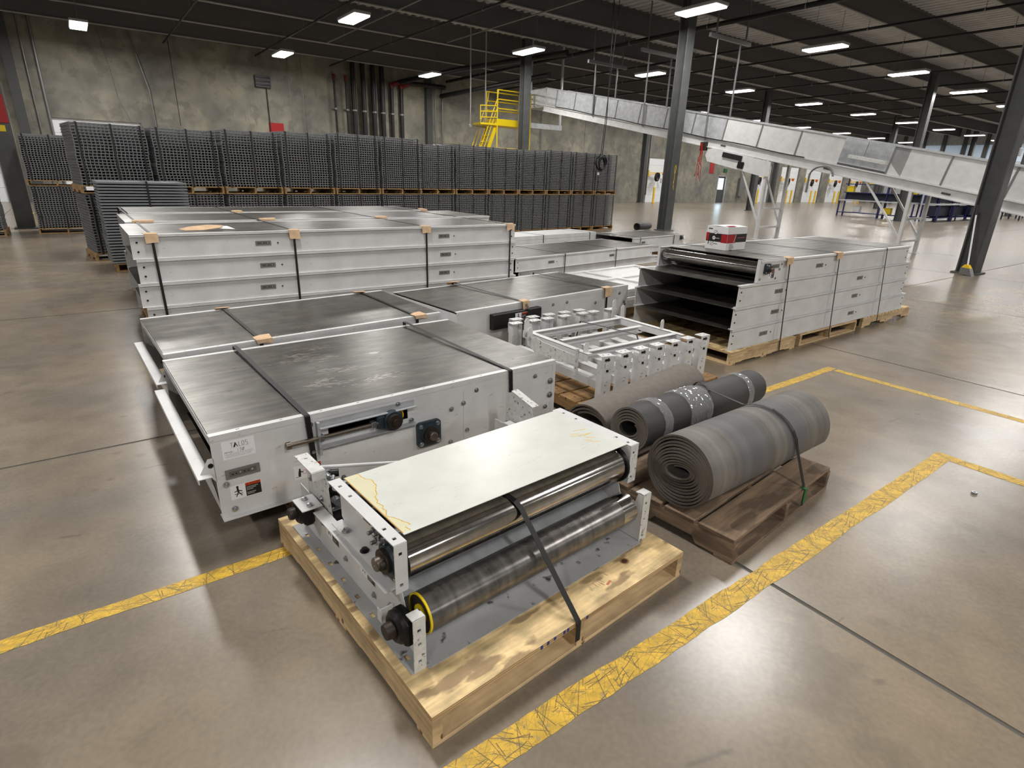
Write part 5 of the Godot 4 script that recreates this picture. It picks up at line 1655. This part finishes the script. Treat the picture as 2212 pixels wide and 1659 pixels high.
	prism(st, PackedVector2Array([Vector2(-0.62, 0.0), Vector2(-0.62, 0.07), Vector2(-0.5, 0.085), Vector2(-0.42, 0.07), Vector2(-0.02, 0.06), Vector2(0.0, 0.0), Vector2(-0.2, -0.04), Vector2(-0.5, -0.05)]), 0.006, Transform3D(Basis(Vector3(0, 0, 1), Vector3(0, 1, 0), Vector3(-1, 0, 0)), Vector3(-0.09, -0.02, 0)))
	bb(st, Vector3(-0.12, -0.12, -0.01), Vector3(-0.08, 0.10, 0.0), 0.001)
	build(st, "slotted_arm", M.chipped, f)
	strap("thin black strap across the white channel frame", Vector3(2.93, 0, -2.98), 0.0, [Vector3(0.75, 0.15, 0.0), Vector3(0.72, 0.51, -0.15), Vector3(0.70, 0.510, -0.3), Vector3(0.62, 0.510, -0.75), Vector3(0.60, 0.3, -0.78)], 0.014)

# ------------------------------------------------------------------ wire deck stacks
func deck_mesh() -> Mesh:
	if cache.has("wire_deck"): return cache.wire_deck
	var st := mb()
	var w := 0.011
	for k in 19:
		var x := 0.007 + k * 0.0626
		bb(st, Vector3(x - 0.008, 0.002, -w), Vector3(x + 0.008, 0.048, 0.0))
		bb(st, Vector3(x - w / 2, 0.030, -1.05), Vector3(x + w / 2, 0.040, 0.0))
	for k in 11:
		var z := -0.02 - k * 0.102
		bb(st, Vector3(-0.008, 0.038, z - w / 2), Vector3(1.144, 0.048, z + w / 2))
	for k in 19:
		var z := -0.03 - k * 0.055
		bb(st, Vector3(0.0, 0.004, z - w / 2), Vector3(w, 0.048, z + w / 2))
	bb(st, Vector3(0, 0.037, 0.0), Vector3(1.14, 0.049, 0.008))
	for z in [-0.55, -0.80, -1.04]: bb(st, Vector3(0.0, 0.0, z), Vector3(1.14, 0.047, z + 0.03))  # solid bars added inside to block the view through and darken the gaps
	for z in [0.02, 1.12]: bb(st, Vector3(z - 0.01, 0.0, -1.03), Vector3(z, 0.030, -0.25))
	bb(st, Vector3(-0.01, 0.0, -1.05), Vector3(0.0, 0.009, 0.0))
	cache.wire_deck = st.commit()
	return cache.wire_deck

func deck_bundle(label: String, at: Vector3, turn: float, n: int, mesh: Mesh, m: Material, pitch := 0.05, pc := "wire_deck", straps := [0.09, 0.60, 1.06]) -> void:
	var t := thing("deck_bundle", label, "wire decks", at, turn)
	for k in n:
		put(mesh, pc, m, t, Vector3(0.006 * sin(k * 0.55 + at.x) + rng.randf_range(-0.004, 0.004), pitch * k, rng.randf_range(-0.005, 0.005)))
	for u in straps:
		var st := mb()
		ribbon(st, [Vector3(u, -0.02, 0.018), Vector3(u, pitch * n + 0.002, 0.018), Vector3(u, pitch * n + 0.004, 0.01), Vector3(u, pitch * n + 0.004, -1.06)], 0.028, 0.003, Vector3.RIGHT)
		build(st, "strap", M.strap, t)

func deck_rows() -> void:
	rng.seed = 44
	var dm := deck_mesh()
	var tops := [2.40, 2.43, 2.44, 2.52, 2.57, 2.58, 2.47, 2.50, 2.52, 2.53, 2.55, 2.56, 2.57]
	var ord := ["first", "second", "third", "fourth", "fifth", "sixth", "seventh", "eighth", "ninth", "tenth", "eleventh", "twelfth", "last"]
	var d := Vector3(16.0, 0, -2.05) / 13.0
	for i in 13:
		var p := Vector3(0.08, 0, -13.3) + d * i
		if i > 5: p += Vector3(-0.05, 0, -0.12)
		pallet("floor pallet under the %s column of the wire deck row" % ord[i], p + Vector3(0.0, 0, 0.02), 7.3, 1.2, 1.08, M.old_pine, "z", false, 5)
		deck_bundle("lower bundle of grey wire decks, %s column of the long row" % ord[i], p + Vector3(0.03, 0.145, 0), 7.3, 21, dm, M.grate)
		pallet("upper pallet between wire decks, %s column of the long row" % ord[i], p + Vector3(0.0, 1.215, 0.02), 7.3, 1.2, 1.08, M.old_pine, "z", false, 5)
		deck_bundle("upper bundle of grey wire decks, %s column of the long row" % ord[i], p + Vector3(0.03, 1.36, 0), 7.3, int(round((tops[i] - 1.36) / 0.05)), dm, M.grate)
	var s := Vector3(-0.95, 0, -19.0)
	pallet("floor pallet under the separate wire deck stack by the dark column", s, 1.0, 1.2, 1.08, M.old_pine, "z", false, 5)
	deck_bundle("lower bundle of the separate wire deck stack by the dark column", s + Vector3(0.03, 0.145, 0), 1.0, 20, dm, M.grate)
	pallet("upper pallet of the separate wire deck stack, with a loose board", s + Vector3(0, 1.16, 0.02), 1.0, 1.2, 1.08, M.old_pine, "z", false, 5)
	deck_bundle("upper bundle of the separate wire deck stack by the dark column", s + Vector3(0.03, 1.305, 0), 1.0, 21, dm, M.grate)
	s = Vector3(-2.75, 0, -18.6)
	pallet("pallet under the low wire deck stack standing beyond the dark column", s, 0.0, 1.2, 1.08, M.old_pine, "z", false, 5)
	deck_bundle("low bundle of wire decks standing beyond the dark column", s + Vector3(0.03, 0.145, 0), 0.0, 17, dm, M.grate)
	# solid grey shelf decks
	var st := mb()
	bb(st, Vector3(0, 0.026, -1.1), Vector3(1.30, 0.030, 0.0))
	bb(st, Vector3(0, 0.0, -0.02), Vector3(1.30, 0.030, 0.0), 0.004)
	bb(st, Vector3(0, 0.0, -1.1), Vector3(0.004, 0.030, 0.0))
	for k in 5: bb(st, Vector3(0.1 + 0.26 * k, 0.006, -1.1), Vector3(0.16 + 0.26 * k, 0.028, -0.03))
	s = Vector3(0.28, 0, -11.8)
	pallet("pallet under the grey shelf deck stack", s + Vector3(0.04, 0, -0.01), 1.5, 1.2, 1.08, M.brown_wood, "z", false, 6)
	deck_bundle("strapped stack of flat grey shelf decks behind the tall frame stack", s + Vector3(0, 0.145, 0), 1.5, 28, st.commit(), M.deck_grey, 0.0475, "shelf_deck", [0.70])

# ------------------------------------------------------------------ inclined conveyor
func incline() -> void:
	var d := Vector3(0.06, 0.18, -1.0)
	var k := d.length()
	var x := d / k
	var y := (Vector3.UP - x * x.y).normalized()
	var t := thing("incline_conveyor", "long inclined conveyor with white side panels climbing to the roof", "conveyor", Vector3(17.6, 0, 0))
	# local: X along the climb, Y up, Z away from the viewer; the origin of the panel top is at height 1.51 where z = 0
	var B := Basis(x, y, x.cross(y))
	var O := Vector3(0, 1.51, 0)
	var S := func(s: float, yy: float, zz: float) -> Vector3: return O + B * Vector3(s, yy, zz)
	var box := func(st: SurfaceTool, s0: float, s1: float, y0: float, y1: float, z0: float, z1: float, ch := 0.0) -> void:
		bx(st, O + B * Vector3((s0 + s1) / 2, (y0 + y1) / 2, (z0 + z1) / 2), Vector3(s1 - s0, y1 - y0, z1 - z0), ch, B)
	var st := mb()
	var s := -4.0
	while s < 23.9:
		var e := minf(s + 1.42, 23.9)
		if not (s > 6.5 and s < 8.4):
			st = mb()
			box.call(st, s, e - 0.02, -0.71, 0.0, 0.0, 0.012, 0.003)
			build(st, "side_panel", M.galv if s > 13.0 else M.white, t)
			st = mb()
			box.call(st, e - 0.035, e + 0.012, -0.72, 0.005, -0.012, 0.0)
			build(st, "seam_strip", M.conduit, t)
		st = mb()
		box.call(st, s, e - 0.02, -0.71, 0.0, 1.30, 1.312)
		build(st, "side_panel", M.galv, t)
		s += 1.42
	st = mb()
	prism(st, PackedVector2Array([Vector2(6.95, -0.71), Vector2(7.35, -0.40), Vector2(7.35, 0.0), Vector2(6.95, 0.0)]), 0.012, Transform3D(B, O))
	build(st, "side_panel", M.white, t)
	st = mb()
	box.call(st, -4.0, 23.9, -1.0, -0.97, -0.06, 0.06)
	box.call(st, -4.0, 23.9, -1.0, -0.72, -0.008, 0.008)
	box.call(st, -4.0, 23.9, -0.745, -0.715, -0.06, 0.06)
	build(st, "side_beam", M.white, t)
	st = mb()
	box.call(st, -4.0, 23.9, -1.0, -0.715, 1.26, 1.32)
	build(st, "side_beam", M.white, t)
	st = mb()
	box.call(st, -4.0, 23.9, -0.0, 0.03, -0.03, 0.03)
	box.call(st, -4.0, 23.9, -0.0, 0.03, 1.28, 1.33)
	build(st, "top_rail", M.galv, t)
	st = mb()
	box.call(st, -4.0, 23.9, -0.76, -0.73, 0.02, 1.28)
	build(st, "belt_pan", M.dull_steel, t)
	st = mb()
	box.call(st, 7.0, 8.6, -0.50, -0.40, 0.1, 0.25, 0.01)
	build(st, "chipped_guard", M.chipped, t)
	for q in [[5.6, -0.9], [8.9, -0.9], [12.8, -0.88], [2.0, -0.9]]:
		st = mb()
		box.call(st, q[0], q[0] + 0.22, q[1], q[1] + 0.05, -0.014, -0.008)
		build(st, "slotted_plate", M.dark_grey, t)
	# drive housing slung below
	st = mb()
	var pl := PackedVector2Array([Vector2(10.75, -1.45), Vector2(10.85, -1.02), Vector2(13.2, -0.98), Vector2(13.45, -1.06), Vector2(13.5, -1.26), Vector2(13.35, -1.44), Vector2(11.0, -1.5)])
	prism(st, pl, 0.02, Transform3D(B, O + B * Vector3(0, 0, -0.09)))
	build(st, "drive_plate", M.white, t)
	st = mb()
	box.call(st, 11.95, 12.75, -1.19, -1.03, -0.14, -0.09, 0.01)
	build(st, "drive_box", M.black, t)
	st = mb()
	box.call(st, 11.8, 12.05, -1.42, -1.2, -0.13, -0.09, 0.02)
	build(st, "bearing", M.iron, t)
	# two trestles
	for q in [[6.52, 0.0], [11.0, 0.12]]:
		var top: Vector3 = S.call(q[0], -0.98, 0.0)
		for zz in [0.0, 1.3]:
			st = mb()
			bb(st, Vector3(top.x + zz - 0.06, 0.0, top.z - 0.04), Vector3(top.x + zz + 0.06, top.y, top.z + 0.04), 0.004)
			bb(st, Vector3(top.x + zz - 0.12, 0.0, top.z - 0.1), Vector3(top.x + zz + 0.12, 0.012, top.z + 0.1))
			build(st, "leg", M.white, t)
			st = mb()
			bar(st, Vector3(top.x + zz, 0.45, top.z), S.call(q[0] + 1.25, -0.98, zz), 0.05, 0.05)
			build(st, "brace", M.white, t)
		st = mb()
		for yy in [0.35, 0.95]: bb(st, Vector3(top.x, yy, top.z - 0.03), Vector3(top.x + 1.3, yy + 0.06, top.z + 0.03))
		build(st, "rung", M.white, t)
	# hanger rods with trapeze bars up to the roof beams
	for zz in [-13.65, -16.8, -19.9]:
		var ss: float = -zz * k
		var a: Vector3 = S.call(ss, 0.0, 0.0)
		for o in [0.0, 1.3]:
			st = mb()
			rod(st, a + Vector3(o - 0.05, -0.8, 0), Vector3(a.x + o - 0.05, 6.3, a.z), 0.03, 8)
			build(st, "hanger_rod", M.conduit, t)
		st = mb()
		bb(st, Vector3(a.x - 0.5, 6.3, a.z - 0.05), Vector3(a.x + 1.8, 6.42, a.z + 0.05))
		for o in [-0.2, 1.5]: bb(st, Vector3(a.x + o, 6.4, a.z - 0.02), Vector3(a.x + o + 0.05, DECK, a.z + 0.02))
		build(st, "trapeze_bar", M.conduit, t)
	# level head at the top
	st = mb()
	var h: Vector3 = S.call(23.9, 0.0, 0.0)
	bb(st, Vector3(h.x - 0.02, h.y - 0.75, h.z - 1.6), Vector3(h.x + 0.0, h.y, h.z), 0.002)
	bb(st, Vector3(h.x + 1.28, h.y - 0.75, h.z - 1.6), Vector3(h.x + 1.3, h.y, h.z), 0.002)
	bb(st, Vector3(h.x, h.y - 0.8, h.z - 1.6), Vector3(h.x + 1.3, h.y - 0.75, h.z), 0.002)
	build(st, "head_section", M.galv, t)
	# cable run with a junction box and loose red wires
	var cb := thing("junction_box", "small junction box with loose red wires under the inclined conveyor", "junction box", Vector3(18.35, 2.95, -13.62))
	st = mb()
	bx(st, Vector3(0, 0, 0), Vector3(0.12, 0.28, 0.25), 0.008)
	build(st, "box", M.rust, cb)
	rng.seed = 8
	st = mb()
	for i in 6:
		var pts := []
		for j in 8: pts.append(Vector3(-0.07 + rng.randf_range(-0.02, 0.02) + 0.02 * i * j / 8.0 - 0.05, 0.1 - j * rng.randf_range(0.14, 0.19), rng.randf_range(-0.05, 0.05) + 0.04 * (i - 3) * j / 7.0))
		sweep(st, pts, 0.010, 5)
	build(st, "red_wires", M.red, cb)
	st = mb()
	var cp := []
	for j in 30:
		var q: Vector3 = S.call(9.8 + j * 0.45, -0.70 - 0.012 * sin(j * 0.9), -0.07)
		cp.append(q + Vector3(17.6, 0, 0))
	sweep(st, cp, 0.018, 6)
	tag(build(st, numbered("cable"), M.black, self), "black cable clipped along the inclined conveyor's lower edge", "cable")
	st = mb()
	cp = []
	for j in 14:
		var a := PI * j / 13.0
		cp.append(Vector3(17.95, 2.02, -9.05) + Vector3(0, 0.28 * sin(a), 0.35 * cos(a)))
	cp.append(Vector3(17.95, 1.55, -9.4))
	sweep(st, cp, 0.03, 8)
	tag(build(st, numbered("hose"), M.conduit, self), "grey conduit hose arching at the inclined conveyor's lower side", "hose")

func ladder() -> void:
	var t := thing("ladder_stand", "yellow rolling ladder stand with platform and guard rails near the roof conveyor", "ladder", Vector3(16.88, 0, -24.6))
	var st := mb()
	bb(st, Vector3(0, 4.0, -0.9), Vector3(2.05, 4.3, 0.1), 0.01)
	build(st, "platform", M.yellow, t)
	for x in [0.03, 2.02]:
		for z in [-0.87, 0.07]:
			st = mb()
			rod(st, Vector3(x, 0.1, z), Vector3(x, 5.55, z), 0.035, 10)
			build(st, "post", M.yellow, t)
			st = mb()
			lathe(st, Vector3(x, 0.1, z - 0.03), Vector3(0, 0, 1), [Vector2(0, 0), Vector2(0, 0.1), Vector2(0.06, 0.1), Vector2(0.06, 0)], 14)
			build(st, "caster", M.black, t)
	st = mb()
	for y in [4.75, 5.15, 5.55]:
		for z in [-0.87, 0.07]: rod(st, Vector3(0.03, y, z), Vector3(2.02, y, z), 0.028, 8)
		rod(st, Vector3(2.02, y, -0.87), Vector3(2.02, y, 0.07), 0.028, 8)
	build(st, "guard_rail", M.yellow, t)
	st = mb()
	for z in [-0.87, 0.07]:
		rod(st, Vector3(2.02, 2.9, z), Vector3(0.03, 0.3, z), 0.025, 8)
		rod(st, Vector3(0.03, 3.0, z), Vector3(2.02, 3.0, z), 0.03, 8)
	rod(st, Vector3(2.02, 0.3, 0.07), Vector3(1.2, 2.9, 0.07), 0.025, 8)
	build(st, "brace", M.yellow, t)
	st = mb()
	for z in [-0.75, 0.0]:
		bar(st, Vector3(0.05, 4.1, z), Vector3(-1.55, 0.15, z), 0.04, 0.18)
	build(st, "stair_stringer", M.yellow, t)
	for k in 13:
		st = mb()
		var f := (k + 0.5) / 13.0
		bx(st, Vector3(lerpf(-1.5, 0.0, f), lerpf(0.25, 4.0, f), -0.37), Vector3(0.2, 0.04, 0.72), 0.005)
		build(st, "tread", M.yellow, t)
	st = mb()
	for z in [-0.78, 0.05]:
		sweep(st, [Vector3(-1.75, 0.2, z), Vector3(-1.7, 1.0, z), Vector3(0.05, 5.2, z), Vector3(0.1, 5.55, z)], 0.025, 8)
		rod(st, Vector3(-1.65, 0.6, z), Vector3(0.03, 4.75, z), 0.02, 8)
	build(st, "hand_rail", M.yellow, t)
	st = mb()
	for y in [4.3, 4.55, 4.8]: rod(st, Vector3(-0.95, y, 0.1), Vector3(0.0, y + 0.05, 0.1), 0.025, 8)
	rod(st, Vector3(-0.95, 4.2, 0.1), Vector3(-0.95, 4.82, 0.1), 0.025, 8)
	bb(st, Vector3(-0.95, 4.0, -0.5), Vector3(0.0, 4.08, 0.12))
	build(st, "side_gate", M.yellow, t)
	st = mb()
	bb(st, Vector3(19.0, 4.05, -24.9), Vector3(21.2, 4.3, -24.75), 0.01)
	for x in [19.1, 21.1]: bb(st, Vector3(x - 0.05, 4.3, -24.87), Vector3(x + 0.05, DECK, -24.78))
	tag(build(st, numbered("catwalk_beam"), M.galv, self), "grey steel catwalk beam hung between the yellow ladder stand and the inclined conveyor", "beam")
	st = mb()
	bb(st, Vector3(15.8, 3.9, -25.3), Vector3(16.75, 4.02, -25.2), 0.005)
	for x in [15.85, 16.7]: bb(st, Vector3(x - 0.02, 4.0, -25.27), Vector3(x + 0.02, DECK, -25.23))
	tag(build(st, numbered("catwalk_beam"), M.galv, self), "short grey hanger beam beside the yellow ladder stand's stair", "beam")

func odds() -> void:
	# hanging drop cord
	var c := thing("drop_cord", "coiled black power cord hanging from the roof before the wire decks", "cord", Vector3(14.55, 2.25, -14.85))
	var st := mb()
	for k in 6:
		var pts := []
		var r := 0.22 + 0.03 * sin(k * 2.1)
		for j in 25:
			var a := TAU * j / 24.0
			pts.append(Vector3(r * 0.75 * cos(a) + 0.012 * k - 0.03, r * sin(a), 0.05 * cos(a + k) + 0.012 * k))
		sweep(st, pts, 0.020, 6)
	build(st, "coil", M.black, c)
	st = mb()
	sweep(st, [Vector3(0.02, 0.2, 0), Vector3(0.10, 1.4, 0.0), Vector3(0.06, 3.2, 0), Vector3(0.0, 5.05, 0)], 0.014, 6)
	sweep(st, [Vector3(-0.05, 0.2, 0), Vector3(0.03, 1.5, 0.02), Vector3(0.12, 3.4, 0.05), Vector3(0.22, 5.05, 0.05)], 0.012, 6)
	build(st, "lead", M.black, c)
	st = mb()
	bx(st, Vector3(-0.1, -0.34, 0), Vector3(0.06, 0.09, 0.06), 0.01)
	build(st, "plug", M.paper, c)
	# broom
	var b := thing("broom", "angle broom with grey bristles and white handle leaning on a steel column", "broom", Vector3(15.5, 0, -4.2), 60.0)
	st = mb()
	rod(st, Vector3(0, 0.2, 0), Vector3(0.25, 1.26, 0.08), 0.016, 10)
	build(st, "handle", M.door, b)
	st = mb()
	rod(st, Vector3(0.25, 1.26, 0.08), Vector3(0.30, 1.47, 0.096), 0.022, 10)
	build(st, "grip", M.black, b)
	st = mb()
	prism(st, PackedVector2Array([Vector2(-0.10, 0.16), Vector2(0.12, 0.16), Vector2(0.05, 0.23), Vector2(-0.03, 0.23)]), 0.06, Transform3D(Basis.IDENTITY, Vector3(0, 0, -0.03)))
	build(st, "cap", M.safety, b)
	st = mb()
	prism(st, PackedVector2Array([Vector2(-0.20, 0.0), Vector2(0.13, 0.03), Vector2(0.12, 0.16), Vector2(-0.10, 0.16)]), 0.08, Transform3D(Basis.IDENTITY, Vector3(0, 0, -0.04)))
	build(st, "bristles", M.conduit, b)
	# grey drum at the end of the wire decks
	var g := thing("duct_piece", "grey curved metal duct piece on the floor by the deck row's end", "duct", Vector3(16.55, 0.13, -14.75), 10.0)
	st = mb()
	lathe(st, Vector3.ZERO, Vector3(1, 0, 0), [Vector2(0, 0.10), Vector2(0, 0.12), Vector2(0.85, 0.12), Vector2(0.85, 0.10), Vector2(0, 0.10)], 20)
	build(st, "shell", M.column, g)
	st = mb()
	lathe(st, Vector3(-0.02, 0, 0), Vector3(1, 0, 0), [Vector2(0, 0.09), Vector2(0, 0.13), Vector2(0.05, 0.13)], 20)
	build(st, "collar", M.iron, g)
	# bolt nut lying on the floor
	st = mb()
	lathe(st, Vector3(4.13, 0, -0.74), Vector3.UP, [Vector2(0, 0.008), Vector2(0, 0.016), Vector2(0.013, 0.016), Vector2(0.013, 0.008), Vector2(0, 0.008)], 6)
	tag(build(st, numbered("nut"), M.zinc, self), "single zinc nut lying on bare floor beside a yellow line", "nut")
	# blue packing benches in the distance
	var spots := [[39.4, -18.4, -88.0, 2.5], [38.9, -15.8, -88.0, 1.9], [39.2, -12.7, 2.0, 2.4], [41.8, -12.8, 2.0, 2.6], [44.6, -12.6, 5.0, 2.8]]
	var bl := ["standing at the dock-door end of the bench group", "with yellow bins, second in the bench group", "behind the grey column in the bench group", "fourth in the bench group under the conveyor", "next to the low roller conveyor"]
	for i in 5:
		var q: Array = spots[i]
		var t := thing("packing_bench", "dark blue steel packing bench %s" % bl[i], "workbench", Vector3(q[0], 0, q[1]), q[2])
		var L: float = q[3]
		for x in [0.04, L - 0.04]:
			for z in [-0.04, -0.86]:
				st = mb()
				bb(st, Vector3(x - 0.035, 0, z - 0.035), Vector3(x + 0.035, 0.92 if z > -0.5 else 2.55, z + 0.035))
				build(st, "leg", M.blue, t)
		st = mb()
		bb(st, Vector3(0, 0.92, -0.92), Vector3(L, 0.98, 0.02), 0.006)
		build(st, "worktop", M.bench, t)
		st = mb()
		bb(st, Vector3(0.02, 0.2, -0.88), Vector3(L - 0.02, 0.25, -0.06))
		build(st, "lower_shelf", M.blue, t)
		for y in [1.4, 1.9, 2.4]:
			st = mb()
			bb(st, Vector3(0.02, y, -0.9), Vector3(L - 0.02, y + 0.05, -0.45))
			build(st, "upper_shelf", M.blue, t)
		st = mb()
		bb(st, Vector3(0.02, 1.0, -0.90), Vector3(L - 0.02, 1.45 if i < 2 else 2.3, -0.88))
		build(st, "back_panel", M.blue_dark, t)
		if i > 1:
			st = mb()
			bb(st, Vector3(0.1, 0.3, -0.8), Vector3(L - 0.1, 0.85, -0.2), 0.02)
			build(st, "cabinet", M.blue_dark, t)
		if i < 3:
			for j in 3:
				var bn := thing("bin", "yellow bin on a blue packing bench shelf", "bin", t.position + t.basis * Vector3(0.35 + 0.6 * j, [1.45, 0.25, 1.95][(i + j) % 3], -0.65), q[2], "yellow bins on the packing benches")
				st = mb()
				sheet(st, Rect2(-0.2, -0.15, 0.4, 0.3), 0.01, [], Transform3D(Basis(Vector3.RIGHT, -PI / 2), Vector3.ZERO))
				for zz in [-0.15, 0.14]: bb(st, Vector3(-0.2, 0, zz), Vector3(0.2, 0.36, zz + 0.01))
				for xx in [-0.2, 0.19]: bb(st, Vector3(xx, 0, -0.15), Vector3(xx + 0.01, 0.36, 0.15))
				build(st, "tub", M.yellow if j != 1 else M.paper, bn)
	var rc := thing("roller_conveyor", "long low dark blue conveyor on the floor beyond the packing benches", "conveyor", Vector3(50.0, 0, -11.6), 2.0)
	st = mb()
	bb(st, Vector3(0, 0.42, -0.06), Vector3(22, 0.56, 0.0))
	bb(st, Vector3(0, 0.42, -1.0), Vector3(22, 0.56, -0.94))
	build(st, "side_rail", M.blue_dark, rc)
	for k in 12:
		st = mb()
		for z in [-0.03, -0.97]: bb(st, Vector3(0.2 + 1.9 * k, 0, z - 0.04), Vector3(0.28 + 1.9 * k, 0.42, z + 0.04))
		build(st, "leg", M.blue_dark, rc)
	for k in 44:
		st = mb()
		rod(st, Vector3(0.25 + 0.5 * k, 0.52, -0.94), Vector3(0.25 + 0.5 * k, 0.52, -0.06), 0.05, 8)
		build(st, "roller", M.conduit, rc)

# ------------------------------------------------------------------ start
const LAMP := 40.0

func _ready() -> void:
	var cam := Camera3D.new()
	cam.name = "camera"
	cam.fov = 68.42
	cam.near = 0.05
	cam.far = 300.0
	add_child(cam)
	cam.position = Vector3(0, 1.75, 0)
	cam.rotation_degrees = Vector3(-20.21, -36.74, 1.864)
	cam.current = true
	var we := WorldEnvironment.new()
	we.name = "environment"
	var env := Environment.new()
	env.background_mode = Environment.BG_COLOR
	env.background_color = Color(0.30, 0.33, 0.36)
	env.background_energy_multiplier = 0.2
	env.tonemap_mode = Environment.TONE_MAPPER_LINEAR
	env.tonemap_exposure = 0.67
	env.sdfgi_enabled = true
	env.ssao_enabled = true
	env.ssil_enabled = true
	we.environment = env
	add_child(we)
	make_materials()
	light_grid()
	hall()
	sections()
	frame_stacks()
	roller_pallet()
	belt_pallet()
	supports()
	deck_rows()
	incline()
	ladder()
	odds()
